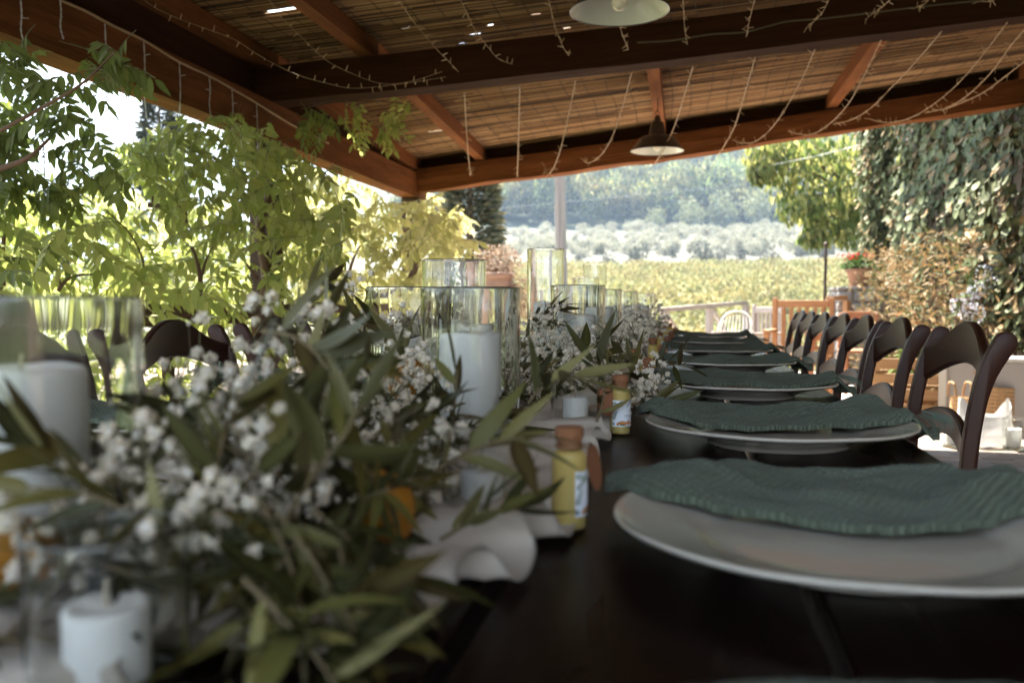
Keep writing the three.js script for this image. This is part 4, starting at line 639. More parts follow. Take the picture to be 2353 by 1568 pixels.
// the body of the garland in stretches
{
  const r = rng(88), gx = (z) => -0.33 + 0.03 * sin(z * 3);
  const names = ['olive foliage heaped around the corner tumbler at the bottom left', 'olive foliage heaped left of the nearest lemon', 'olive foliage at the foot of the front and centre cylinder', 'olive foliage left of the labelled bottle', 'olive foliage around the tagged bottle and sharp rimmed cylinder', 'olive foliage beside the fourth bottle', 'olive foliage beside the fifth bottle', 'olive foliage at the far end of the garland'];
  const zs = [[0.36, 0.56], [0.56, 0.84], [0.84, 1.2], [1.2, 1.6], [1.6, 2.15], [2.15, 2.85], [2.85, 3.7], [3.7, 5.0]];
  zs.forEach(([a, b], i) => {
    const t = thing('olive_foliage', names[i], 'olive foliage', V(0, 0, 0), 0, 'olive foliage of the garland'), n = [16, 24, 22, 18, 17, 15, 14, 14][i];
    for (let k = 0; k < n; k++) {
      const z = lerp(a, b, (k + r()) / n), s = r() * 2 - 1, x = gx(z) + s * 0.12 - (i < 3 ? 0.03 : 0), ang = r() * 2 * PI, L = lerp(0.09, 0.17, r()), h0 = 0.01 + r() * (i < 3 && k % 2 ? 0.015 : 0.05) * (1 - abs(s) * 0.6), A = V(x, TABLE_Y + h0, -z), out = V(cos(ang) * 0.8 + s * 0.5, 0.15 + r() * 0.55, sin(ang) * 0.9), B = A.clone().addScaledVector(out, L * 0.55), C = A.clone().addScaledVector(V(out.x, out.y * 0.5, out.z), L);
      B.x = min(B.x, (i < 3 ? -0.2 : -0.15)); C.x = min(C.x, (i < 3 ? -0.19 : i < 4 ? -0.15 : -0.11) - r() * 0.04); C.y = max(C.y, TABLE_Y + 0.01); if (i === 0 && C.z > -0.34) C.z = -0.34; twig(t, [A, B, C], 9 + ((r() * 5) | 0), 900 + i * 50 + k, 0.05);
    }
  });
}
// baby's breath
const FL = [0, 1, 2, 3].map((k) => {                        // a double blossom: overlapping small petals
  const r = rng(60 + k), it = [], pet = leaf(1, 0.9, { seg: 2, fold: 0.35, curl: -0.35, tip: 0.1, top: [0.85, 0.79, 0.68], mid: [0.76, 0.69, 0.56] });
  for (let i = 0; i < 26; i++) { const d = rdir(r, 0.3); it.push([pet, mat4(d.clone().multiplyScalar(0.4), d.clone().add(rdir(r).multiplyScalar(0.8)), d, lerp(0.5, 0.8, r())), [1, lerp(0.94, 1, r()), lerp(0.86, 1, r())]]); }
  it.push([new THREE.IcosahedronGeometry(0.55, 1), ID, [0.8, 0.75, 0.66]]); it.push([new THREE.ConeGeometry(0.4, 0.7, 5).rotateX(PI).translate(0, -0.5, 0), ID, [0.2, 0.22, 0.1]]);
  return join(it);
});
function babysBreath(label, bx, by, zc, rx, ry, n, seed, size = 0.0048) {    // (bx, by): the middle of its cloud in the photograph
  const r = rng(seed), t = thing('baby_breath', label, 'flowers', V(0, 0, 0), 0, "baby's breath in the garland"), c = at(bx, by, zc), root = c.clone(); root.y = TABLE_Y + 0.015; root.x -= 0.02; root.z += 0.01;
  const hubs = [], st = []; for (let i = 0; i < max(4, n / 9); i++) { const d = rdir(r); const h = c.clone().add(V(d.x * rx * 0.6, d.y * ry * 0.6 - ry * 0.25, d.z * rx * 0.6)); h.y = max(h.y, TABLE_Y + 0.02); hubs.push(h); st.push([tube([root, root.clone().lerp(h, 0.5).add(V(0, 0.012, 0)), h], 0.0009, 0.0006, 8, 3), ID, [0.1, 0.11, 0.04]]); }
  for (let i = 0; i < n; i++) {
    const d = rdir(r), q = pow(r(), 0.4), p = c.clone().add(V(d.x * rx * q, d.y * ry * q, d.z * rx * q)); if (p.y < TABLE_Y + 0.012) p.y = TABLE_Y + 0.012 + r() * 0.02;
    let h = hubs[0]; for (const k of hubs) if (k.distanceToSquared(p) < h.distanceToSquared(p)) h = k;
    st.push([tube([h, h.clone().lerp(p, 0.6).add(V((r() - 0.5) * 0.01, -0.004, (r() - 0.5) * 0.01)), p], 0.0006, 0.0004, 5, 3), ID, [0.12, 0.11, 0.05]]);
    if (i % 5 === 4) { const m = part(t, 'bud', FL[0], M.flower); m.position.copy(p); m.scale.setScalar(size * 0.4); m.quaternion.setFromUnitVectors(V(0, 1, 0), rdir(r, 0.6)); continue; }
    const m = part(t, 'flower', FL[(r() * 4) | 0], M.flower); m.position.copy(p); m.scale.setScalar(size * 1.18 * lerp(0.65, 1.15, r())); m.quaternion.setFromUnitVectors(V(0, 1, 0), p.clone().sub(h).normalize().add(V(0, 0.4, 0)).add(rdir(r).multiplyScalar(0.5)).normalize());
  }
  part(t, 'stem', join(st), M.vcol);
}
[
  ['white flowers rising highest left of centre, behind the drooping twig', 590, 800, 0.74, 0.07, 0.055, 70, 0.0058],
  ['white flowers in front of the left plate', 560, 930, 0.64, 0.06, 0.05, 80, 0.0058],
  ['blurred white flowers in the left foreground above the corner tumbler', 440, 1040, 0.54, 0.055, 0.05, 75, 0.0056],
  ['white flowers around the middle of the left foreground', 600, 1080, 0.56, 0.055, 0.045, 80, 0.0056],
  ['blurred white flowers right of the corner tumbler', 450, 1200, 0.46, 0.04, 0.035, 45, 0.005],
  ['white flowers hugging the left edge over the corner lemon', 60, 1240, 0.46, 0.035, 0.03, 28, 0.005],
  ['white flowers between corner tumbler and left candle', 260, 1120, 0.5, 0.04, 0.035, 30, 0.005],
  ['white flowers left of the nearest lemon', 780, 1110, 0.62, 0.05, 0.04, 65, 0.005],
  ['white flowers above the nearest lemon', 900, 1040, 0.74, 0.055, 0.045, 80, 0.005],
  ['white flowers behind the drooping twig, left of the front cylinder', 840, 850, 1.05, 0.075, 0.06, 100, 0.0054],
  ['white flowers far left of the front cylinder, before the left cylinder', 880, 775, 1.25, 0.08, 0.045, 90, 0.0058],
  ['white flowers at the foot of the front cylinder on its left', 960, 920, 0.98, 0.05, 0.05, 80, 0.005],
  ['white flowers at the lower front of the front cylinder', 1010, 1080, 0.74, 0.05, 0.04, 70, 0.005],
  ['white flowers right behind the front cylinder', 1175, 850, 1.5, 0.06, 0.09, 120, 0.0058],
  ['white flowers below the fluted glass', 1250, 860, 1.5, 0.08, 0.045, 130, 0.0058],
  ['white flowers between the fluted glass and the sharp rimmed cylinder', 1265, 760, 1.95, 0.06, 0.06, 110, 0.006],
  ['white flowers before the sharp rimmed cylinder', 1330, 790, 1.85, 0.06, 0.035, 90, 0.006],
  ['white flowers before the low tumbler by the labelled bottle', 1330, 855, 1.5, 0.07, 0.03, 80, 0.0055],
  ['white flowers right of the sharp rimmed cylinder', 1425, 770, 2.1, 0.06, 0.05, 120, 0.0064],
  ['white flowers in front of the second far cylinder', 1455, 755, 2.5, 0.06, 0.06, 130, 0.0066],
  ['white flowers in front of the rightmost cylinder', 1485, 740, 3.0, 0.07, 0.06, 120, 0.0068],
  ['white flowers at the far end of the garland', 1470, 720, 3.9, 0.1, 0.08, 110, 0.008],
  ['white flowers behind the labelled bottle', 1465, 905, 1.42, 0.05, 0.03, 60, 0.005],
  ['white flowers hanging over the tag of the third bottle', 1500, 850, 1.55, 0.03, 0.03, 30, 0.0055],
  ['loose white flowers rising at the left before the wisteria', 790, 660, 1.2, 0.05, 0.04, 22, 0.006],
  ['white flowers beside the narrow fluted glass', 730, 900, 0.9, 0.05, 0.06, 70, 0.0052],
].forEach(([lab, bx, by, zc, rx, ry, n, size], i) => babysBreath(lab, bx, by, zc, rx * 1.12, ry * 1.08, zc < 0.8 ? Math.round(n * 0.7) : n, 700 + i, size * (zc < 0.8 ? 1.02 : 1)));

// ================================================================== wisteria
const leafMassLate = [];
function pinnate(seed, tones) {                              // one compound leaf, its stalk along +x, about 0.26 m long
  const r = rng(seed), it = [], n = 5 + ((r() * 2) | 0), L = 0.24, st = []; for (let i = 0; i <= 6; i++) st.push(V((i / 6) * L, -0.05 * pow(i / 6, 2), 0.01 * sin(i)));
  const c = new THREE.CatmullRomCurve3(st), put = (t, ang, s) => { const p = c.getPoint(t), d = c.getTangent(t), dir = d.clone().applyAxisAngle(V(0, 1, 0), ang); dir.y -= 0.1 + 0.25 * r(); const tone = mix3(tones[0], tones[1], r()); it.push([leaf(1, 0.44, { seg: 5, fold: 0.14, curl: -0.12 - 0.15 * r(), tip: 1, top: tone, mid: mix3(tone, [0.3, 0.32, 0.12], 0.25), wave: 0.05 }), mat4(p, dir, V((r() - 0.5) * 0.7, 1, (r() - 0.5) * 0.7), s), null]); };
  for (let i = 0; i < n; i++) { const t = lerp(0.28, 0.92, i / (n - 1)); for (const s of [-1, 1]) if (r() > 0.06) put(t, s * lerp(0.9, 1.3, r()), lerp(0.062, 0.085, r()) * (i ? 1 : 0.8)); } put(1, (r() - 0.5) * 0.3, 0.085);
  it.push([tube(st, 0.0014, 0.0008, 8, 4), ID, [0.13, 0.14, 0.04]]); return join(it);
}
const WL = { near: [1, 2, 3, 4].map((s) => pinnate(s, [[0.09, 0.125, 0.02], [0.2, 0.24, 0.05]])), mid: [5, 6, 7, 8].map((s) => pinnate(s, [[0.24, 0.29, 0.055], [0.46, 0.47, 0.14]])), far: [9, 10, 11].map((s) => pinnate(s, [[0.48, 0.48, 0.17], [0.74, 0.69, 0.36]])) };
function inside(poly, x, y) { let q = false; for (let i = 0, j = poly.length - 1; i < poly.length; j = i++) { const [a, b] = poly[i], [c, d] = poly[j]; if (b > y !== d > y && x < ((c - a) * (y - b)) / (d - b) + a) q = !q; } return q; }
const sprays = {};
function spray(t, poly, n, z0, z1, kinds, seed, s0 = 0.8, s1 = 1.15, hang = 0.35) {      // compound leaves that fill an outline between two depths
  const r = rng(seed); let x0 = 1e9, x1 = -1e9, y0 = 1e9, y1 = -1e9; for (const [x, y] of poly) { x0 = min(x0, x); x1 = max(x1, x); y0 = min(y0, y); y1 = max(y1, y); }
  let k = 0, guard = 0; while (k < n && guard++ < n * 40) {
    const x = lerp(x0, x1, r()), y = lerp(y0, y1, r()); if (!inside(poly, x, y)) continue; const zc = lerp(z0, z1, r()), p = at(x, y, zc); if (p.y < 0.05) continue; if (x > 556 && x < 618 && y > 470 && y < 725 && zc < 4.75 && r() < 0.8) continue;
    const dir = V(r() * 2 - 1, -hang * 0.4 - 0.65 * r() + 0.3, (r() * 2 - 1) * 0.8), up = V((r() - 0.5) * 1.2, 0.8, 0.3 + r() * 0.6); const kd = kinds[(r() * kinds.length) | 0], s = lerp(s0, s1, r()), mm = mat4(p.clone().addScaledVector(dir.clone().normalize(), -0.12 * s), dir, up, s); k++; const list = (sprays[t.name] ??= { t, n: 0, rest: [] }); if (list.n++ < 295) { const m = part(t, 'leaf', kd, M.trans); mm.decompose(m.position, m.quaternion, m.scale); } else list.rest.push([kd, mm, null]);
  }
}
{
  let t = thing('wisteria_vine', 'near wisteria sprays with large dark leaves hanging at the upper left', 'wisteria');
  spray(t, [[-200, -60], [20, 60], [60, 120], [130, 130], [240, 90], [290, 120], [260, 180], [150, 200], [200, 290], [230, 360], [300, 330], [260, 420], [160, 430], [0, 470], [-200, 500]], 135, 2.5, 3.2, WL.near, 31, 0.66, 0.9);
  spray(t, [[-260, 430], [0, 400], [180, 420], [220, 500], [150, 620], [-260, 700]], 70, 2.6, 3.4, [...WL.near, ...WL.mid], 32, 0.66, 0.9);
  part(t, 'branch', tube(pxPts([[-120, 420, 2.4], [0, 387, 2.35], [70, 358, 2.3], [112, 318, 2.3]]), 0.011, 0.004, 16, 7, 0.5), M.twig);
  part(t, 'branch', tube(pxPts([[0, 300, 2.2], [90, 250, 2.15], [190, 190, 2.1], [262, 120, 2.1]]), 0.005, 0.002, 16, 6, 0.4), M.twig);
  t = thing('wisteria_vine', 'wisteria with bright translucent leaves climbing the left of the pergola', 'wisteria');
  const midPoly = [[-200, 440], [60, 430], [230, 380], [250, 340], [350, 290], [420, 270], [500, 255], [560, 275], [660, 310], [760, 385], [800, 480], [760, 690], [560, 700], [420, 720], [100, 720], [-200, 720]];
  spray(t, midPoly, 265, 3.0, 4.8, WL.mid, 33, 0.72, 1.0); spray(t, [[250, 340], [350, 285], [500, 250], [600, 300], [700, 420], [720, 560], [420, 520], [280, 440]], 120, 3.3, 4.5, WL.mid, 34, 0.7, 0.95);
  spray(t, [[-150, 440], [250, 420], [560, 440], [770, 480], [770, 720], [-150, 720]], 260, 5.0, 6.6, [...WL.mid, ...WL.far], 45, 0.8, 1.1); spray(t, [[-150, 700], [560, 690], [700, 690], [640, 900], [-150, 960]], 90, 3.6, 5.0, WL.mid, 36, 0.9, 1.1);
  part(t, 'trunk', tube(pxPts([[598, 900, 4.75], [590, 760, 4.72], [612, 640, 4.68], [596, 520, 4.66], [622, 420, 4.7], [600, 330, 4.75]]), 0.035, 0.022, 40, 8, 0.6), M.twig);
  part(t, 'trunk', tube(pxPts([[540, 735, 4.2], [600, 705, 4.3], [650, 715, 4.5], [720, 705, 4.9], [800, 712, 5.3]]), 0.03, 0.025, 30, 8, 0.7), M.twig);
  for (const [pl, a, b] of [[[[340, 470, 3.6], [380, 476, 3.6], [420, 478, 3.6], [428, 512, 3.6]], 0.011, 0.006], [[[352, 472, 3.6], [345, 430, 3.6], [325, 400, 3.58]], 0.006, 0.002], [[[448, 712, 3.4], [460, 650, 3.4], [452, 600, 3.4], [440, 568, 3.4]], 0.012, 0.005], [[[459, 648, 3.4], [472, 600, 3.4], [488, 565, 3.4]], 0.006, 0.002], [[[132, 668, 3.2], [152, 642, 3.2], [180, 632, 3.2], [212, 630, 3.2]], 0.008, 0.003], [[[140, 660, 3.2], [120, 600, 3.2], [70, 560, 3.2]], 0.005, 0.002], [[[590, 640, 4.6], [555, 590, 4.4], [540, 560, 4.3]], 0.008, 0.003], [[[8, 720, 3.4], [4, 600, 3.4], [10, 520, 3.4]], 0.012, 0.008], [[[300, 700, 3.5], [330, 620, 3.5], [300, 540, 3.5], [240, 480, 3.4]], 0.005, 0.002]]) part(t, 'branch', tube(pxPts(pl), a, b, 18, 7, 0.5), M.twig);
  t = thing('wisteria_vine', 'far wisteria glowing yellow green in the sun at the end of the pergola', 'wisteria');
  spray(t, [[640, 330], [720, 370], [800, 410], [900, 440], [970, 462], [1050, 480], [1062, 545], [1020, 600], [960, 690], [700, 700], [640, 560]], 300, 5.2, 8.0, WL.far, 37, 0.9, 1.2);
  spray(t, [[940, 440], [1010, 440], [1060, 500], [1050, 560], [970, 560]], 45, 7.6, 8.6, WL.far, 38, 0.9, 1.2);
  part(t, 'branch', tube(pxPts([[690, 500, 5.2], [728, 545, 5.3], [765, 560, 5.4], [800, 545, 5.5], [812, 520, 5.5]]), 0.016, 0.006, 20, 7, 0.5), M.twig);
  part(t, 'branch', tube(pxPts([[812, 720, 6.6], [800, 640, 6.6], [830, 560, 6.5], [880, 520, 6.5]]), 0.018, 0.006, 20, 7, 0.5), M.twig);
  t = thing('wisteria_vine', 'small wisteria tendrils hanging from the middle cross beam', 'wisteria');
  spray(t, [[785, 240], [830, 240], [850, 320], [820, 340], [795, 300]], 10, 4.8, 5.1, WL.mid, 39, 0.55, 0.75, 1.4); spray(t, [[860, 235], [935, 240], [915, 300], [880, 320]], 11, 4.8, 5.1, WL.mid, 40, 0.55, 0.75, 1.4); spray(t, [[690, 250], [760, 250], [740, 330], [690, 330]], 12, 4.6, 5, WL.near, 44, 0.6, 0.8, 1.2);
  part(t, 'branch', tube(pxPts([[690, 250, 4.9], [760, 236, 4.95], [850, 232, 5.0], [930, 238, 5.0]]), 0.004, 0.003, 16, 6, 0.4), M.twig);
}
{ // sunlit hedge beyond the pergola, seen through the wisteria
  const t = thing('garden_hedge', 'sunlit yellow green hedge seen through gaps in the wisteria', 'hedge'), hl = [[0.1, 0.12, 0.022], [0.17, 0.18, 0.045], [0.06, 0.075, 0.015], [0.22, 0.215, 0.07]].map((c, i) => leaf(1, 0.5, { seg: 3, fold: 0.18, curl: [-0.3, 0.2, -0.1, 0.1][i], top: c }));
  leafMassLate.push(() => { leafMass(t, 9000, 200, (r) => { const q = r(), z = -lerp(1.5, 15, q), h = 1.25 + 0.9 * fbm(z * 0.6 + 3, 5, 3) + 0.35 * sstep(q, 0.2, 0.6), y = h * pow(r(), 0.8), x = -4.6 - 0.22 * -z * 0.3 - r() * 1.1 - 0.3 * fbm(z, y * 2, 2); return [V(x, y - 0.15, z), V(r() - 0.3, r() - 0.5, (r() - 0.5) * 1.5), rdir(r, 0.7), lerp(0.08, 0.15, r())]; }, hl, M.trans, 91);
    const st = [], r = rng(6); for (let i = 0; i < 30; i++) { const z = -1.6 - i * 0.45, x = -5.2 - 0.066 * -z; st.push([tube([V(x, -0.2, z), V(x + 0.1, 0.6, z + 0.1 * r()), V(x, 1.3, z)], 0.014, 0.005, 8, 5), ID, null]); } part(t, 'stem', join(st), M.twig); });
}
// ================================================================== ivy on the house wall, tree and shrubs at the right
const IVY = [[[0.04, 0.052, 0.018], 0], [[0.06, 0.075, 0.028], 0.2], [[0.09, 0.105, 0.05], -0.2], [[0.17, 0.11, 0.05], 0.3], [[0.07, 0.09, 0.035], 0.1], [[0.045, 0.055, 0.02], -0.3]].map(([c, k], i) => leaf(1, 0.85, { seg: 4, fold: 0.2, curl: k, tip: 1, top: c, mid: mix3(c, [0.3, 0.3, 0.15], 0.15), wave: 0.06 }));
function leafMass(t, n, parts, gen, kinds, mat, seed) {       // the leaves nearest the camera as parts, the rest joined
  const r = rng(seed), L = []; for (let i = 0; i < n; i++) { const [p, dir, up, s] = gen(r, i); L.push([kinds[(r() * kinds.length) | 0], mat4(p, dir, up, s), p.distanceTo(eye)]); }
  L.sort((a, b) => a[2] - b[2]); const rest = []; L.forEach((l, i) => { if (i < parts) { const m = part(t, 'leaf', l[0], mat); l[1].decompose(m.position, m.quaternion, m.scale); } else rest.push([l[0], l[1], null]); }); if (rest.length) stuff(part(t, 'foliage', join(rest), mat));
}
leafMassLate.forEach((f) => f());
for (const { t, rest } of Object.values(sprays)) if (rest.length) stuff(part(t, 'foliage', join(rest), M.trans));
{
  const t = thing('ivy', 'dense glossy ivy covering the house wall on the right', 'ivy');
  leafMass(t, 9000, 290, (r) => {
    const edge = r() < 0.24, z = edge ? -12.5 - r() * 0.8 : -lerp(6.9, 12.8, r()), y = lerp(0.6, 3.7, r()), bul = 0.55 * fbm(z * 1.3 + 30, y * 1.6, 3), x = XR - 0.02 - (edge ? r() * 0.4 + 0.15 * fbm(y * 3, 1, 2) : bul * (0.55 + 0.6 * r()));
    return [V(x, y, z), V((r() - 0.5) * 0.9 - 0.2, -0.9, (r() - 0.5) * 1.4), V(-1, 0.35 + 0.6 * r(), (r() - 0.3) * 0.9), lerp(0.08, 0.135, r())];
  }, IVY, M.glossLeaf, 71);
  const st = []; const r = rng(3); for (let i = 0; i < 14; i++) { const z = -7 - i * 0.42; st.push([tube([V(XR - 0.05, 0, z), V(XR - 0.1, 1.2, z - 0.2 + r() * 0.4), V(XR - 0.06, 2.4, z + r() * 0.5), V(XR - 0.1, 3.4, z - r() * 0.4)], 0.016, 0.006, 16, 6, 0.5), ID, null]); } part(t, 'stem', join(st), M.twig);
}
{
  const t = thing('dry_hedge', 'brownish narrow leaved hedge below the ivy on the right', 'hedge'), dk = [[0.2, 0.125, 0.055], [0.13, 0.11, 0.045], [0.3, 0.21, 0.11], [0.085, 0.095, 0.035], [0.24, 0.16, 0.075]].map((c, i) => leaf(1, 0.3, { seg: 3, fold: 0.2, curl: [-0.3, 0.2, 0, -0.2, 0.3][i], top: c }));
  leafMass(t, 6500, 290, (r) => { const q = r(), z = -lerp(7.6, 12.4, q), h = 1.35 + 0.25 * fbm(z * 1.2, 4, 2), y = r() * h, d = r(), x = lerp(2.7, 1.78 + 0.25 * fbm(z * 2 + 5, y * 2, 3), d) + (y > h - 0.3 ? 0.2 * r() : 0); return [V(x, 0.08 + y, z), V(-0.4 + (r() - 0.5) * 1.6, (r() - 0.4) * 1.2, (r() - 0.5) * 1.6), rdir(r, 0.5), lerp(0.05, 0.1, r())]; }, dk, M.foliage, 72);
  const r = rng(5), st = []; for (let i = 0; i < 40; i++) { const z = -7.8 - r() * 4.4, x = 2.25 + r() * 0.3; st.push([tube([V(x, 0, z), V(x - 0.1, 0.6, z + 0.1), V(x - 0.25 + r() * 0.3, 1.2, z + (r() - 0.5) * 0.3)], 0.009, 0.003, 8, 5), ID, null]); } part(t, 'stem', join(st), M.twig);
}
{ // white hydrangea heads
  const pet = leaf(1, 0.95, { seg: 2, fold: 0.2, tip: 0, top: [0.78, 0.8, 0.84] }), head = (seed) => { const r = rng(seed), it = []; for (let i = 0; i < 90; i++) { const d = rdir(r, 0.2); it.push([pet, mat4(d.clone().multiplyScalar(0.07), d.clone().cross(rdir(r)).addScaledVector(d, 0.4), d, 0.028), [lerp(0.85, 1, r()), lerp(0.85, 1, r()), 1]]); } return join(it); };
  const hs = [head(1), head(2)], t = thing('hydrangea', 'white flowering shrub at the right edge before the brown hedge', 'flowering shrub'), gl = leaf(1, 0.6, { seg: 3, fold: 0.15, curl: -0.2, top: [0.08, 0.11, 0.04] });
  [[2262, 625, 7.6], [2300, 600, 7.7], [2318, 640, 7.4], [2245, 665, 7.5], [2225, 690, 7.5], [2236, 720, 7.4], [2285, 655, 7.5], [2340, 620, 7.4], [2210, 700, 7.7]].forEach(([x, y, z], i) => { const m = part(t, 'flower_head', hs[i % 2], M.flower); m.position.copy(at(x, y, z)); m.scale.setScalar(lerp(0.8, 1.15, (i * 0.37) % 1)); m.rotation.set(i, i * 2, 0); });
  leafMass(t, 260, 120, (r) => { const p = at(lerp(2195, 2370, r()), lerp(600, 900, r()), lerp(7.4, 7.9, r())); return [p, rdir(r, -0.2), V(-0.3, 1, 0.6), lerp(0.08, 0.13, r())]; }, [gl], M.foliage, 73);
  const b = at(2280, 800, 7.7), st = []; for (let i = 0; i < 7; i++) { const e = at(2215 + i * 20, 640 + (i % 3) * 25, 7.6), g0 = V(b.x + (i - 3) * 0.04, 0, b.z); st.push([tube([g0, g0.clone().lerp(e, 0.6), e], 0.008, 0.004, 8, 5), ID, null]); } part(t, 'stem', join(st), M.twig);
}
{ // leafy branches of the tree beyond
  const base = V(3.1, -0.3, -15), t = thing('leafy_tree', 'leafy green tree reaching in from the right above the stone wall', 'tree', V(0, 0, 0));
  const blobs = [[1880, 430, 13.6, 0.75], [1960, 400, 13.8, 0.75], [1805, 372, 13.4, 0.48], [1760, 352, 13.3, 0.35], [1975, 500, 14, 0.4], [1905, 505, 13.6, 0.42], [1930, 330, 14, 0.7], [1845, 330, 13.8, 0.55], [1870, 540, 13.4, 0.22], [1745, 390, 13.2, 0.2], [1985, 440, 13.2, 0.5], [2000, 355, 13.3, 0.45], [1960, 530, 13.4, 0.3], [1835, 470, 13.3, 0.35]].map(([x, y, z, q]) => [at(x, y, z), q]);
  const lk = [[0.09, 0.13, 0.03], [0.15, 0.19, 0.045], [0.25, 0.26, 0.07], [0.38, 0.36, 0.12]].map((c, i) => leaf(1, 0.6, { seg: 3, fold: 0.18, curl: -0.25, top: c }));
  leafMass(t, 4600, 280, (r) => { const [c, q] = blobs[(pow(r(), 1.2) * blobs.length) | 0], d = rdir(r), k = pow(r(), 0.4); return [V(c.x + d.x * q * k, c.y + d.y * q * k * 0.8, c.z + d.z * q * k), V(r() - 0.5, -0.7, r() - 0.5), V(-0.4 + (r() - 0.5), 0.9, (r() - 0.5)), lerp(0.085, 0.15, r())]; }, lk, M.trans, 74);
  part(t, 'trunk', tube([base, V(3.05, 1.2, -15), V(2.9, 2.4, -14.9), V(2.7, 3.6, -14.7)], 0.16, 0.08, 16, 8, 0.3), M.bark);
  const st = []; for (const [c] of blobs) st.push([tube([V(2.95, 2.2, -14.9), V(2.95, 2.4, -14.9).lerp(c, 0.6).add(V(0, 0.2, 0)), c], 0.03, 0.008, 10, 6, 0.4), ID, null]); part(t, 'branch', join(st), M.bark);
}
{ // terracotta jar with a russet shrub, on the terrace edge at the left
  const b = at(1138, 640, 9.2); b.y = 0; const terr = STD({ color: RGB(0.5, 0.31, 0.23), roughness: 0.9, map: scuff, bumpMap: rough, bumpScale: 0.004 });
  const t = thing('terracotta_jar', 'tall pale terracotta jar on a pedestal left of the tallest glass', 'planter', b); part(t, 'jar', lathe([[0.0001, 0.62], [0.1, 0.62], [0.12, 0.64], [0.165, 0.8], [0.185, 0.98], [0.178, 1.12], [0.165, 1.19], [0.19, 1.2], [0.195, 1.235], [0.18, 1.25], [0.16, 1.24], [0.155, 1.15], [0.0001, 1.14]], 48), terr); part(t, 'pedestal', boxUV(bar(0.34, 0.62, 0.34, 0.01), 'y', 2).translate(0, 0.31, 0), plaster);
  const s = thing('russet_shrub', 'russet brown bushy shrub spilling from the terracotta jar', 'shrub', V(b.x, 1.2, b.z)), lk = [[0.22, 0.135, 0.08], [0.34, 0.24, 0.165], [0.15, 0.085, 0.05], [0.42, 0.33, 0.25]].map((c) => leaf(1, 0.5, { seg: 2, fold: 0.2, curl: -0.2, top: c }));
  leafMass(s, 2600, 200, (r) => { const k = r(), d = rdir(r), q = pow(r(), 0.45), p = k < 0.6 ? V(0.02 + d.x * 0.26 * q, 0.16 + d.y * 0.17 * q, d.z * 0.25 * q) : V(0.2 + 0.06 * k + d.x * 0.1 * q, -0.1 - (k - 0.6) * 0.9 + 0.15 * r(), d.z * 0.16 * q); return [p, V(d.x, d.y - 0.2, d.z), rdir(r, 0.6), lerp(0.02, 0.045, r())]; }, lk, M.foliage, 75);
  part(s, 'stem', tube([V(0, -0.06, 0), V(0.01, 0.1, 0), V(0.05, 0.2, 0)], 0.02, 0.008, 8, 6), M.twig);
}

// ================================================================== pendant lamps
const enamelIn = PHY({ color: RGB(0.72, 0.73, 0.66), roughness: 0.3, clearcoat: 0.5 }), enamelOut = PHY({ color: RGB(0.025, 0.018, 0.016), roughness: 0.4, clearcoat: 0.4 }), iron = STD({ color: RGB(0.06, 0.04, 0.03), roughness: 0.6, metalness: 0.6 });
function pendant(label, p, hookY) {
  const t = thing('pendant_lamp', label, 'lamp', p, 0, 'enamel pendant lamps under the pergola'), out = [[0.176, 0], [0.173, 0.006], [0.155, 0.03], [0.135, 0.058], [0.118, 0.082], [0.1, 0.094], [0.062, 0.104], [0.055, 0.112], [0.05, 0.15], [0.042, 0.188], [0.036, 0.194], [0.022, 0.198], [0.02, 0.225], [0.012, 0.232], [0.0001, 0.233]], inn = [[0.1765, 0.0002], [0.1735, 0.002], [0.151, 0.028], [0.131, 0.056], [0.114, 0.079], [0.097, 0.09], [0.058, 0.1], [0.0001, 0.101]];
  part(t, 'shade', lathe(out, 72), enamelOut); part(t, 'enamel_lining', lathe(inn, 72), enamelIn); part(t, 'rim', new THREE.TorusGeometry(0.1765, 0.0022, 8, 72).rotateX(PI / 2).translate(0, 0.0008, 0), enamelOut);
  part(t, 'bulb', lathe([[0.0001, 0.002], [0.012, 0.004], [0.023, 0.012], [0.029, 0.026], [0.029, 0.036], [0.023, 0.052], [0.017, 0.066], [0.016, 0.082]], 32), PHY({ color: RGB(0.8, 0.74, 0.62), roughness: 0.2, clearcoat: 0.6 })); part(t, 'socket', lathe([[0.0001, 0.1], [0.018, 0.1], [0.019, 0.078], [0.0001, 0.077]], 24), iron);
  part(t, 'hook', new THREE.TorusGeometry(0.014, 0.003, 8, 24).translate(0, 0.25, 0), iron); if (hookY - p.y > 0.275) part(t, 'chain', tube([V(0, 0.264, 0), V(0.002, lerp(0.264, hookY - p.y, 0.5), 0.002), V(0, hookY - p.y, 0)], 0.0035, 0.0035, 12, 6), iron);
}
{ const a = at(1423, 26, 3.27), b = at(1510, 347, 6.1); pendant('white lined enamel pendant lamp cut by the top edge of the picture', a, matY(a.x, 3.3)); pendant('black enamel pendant lamp hanging before the far beam', b, joistBot(b.x, -b.z)); }
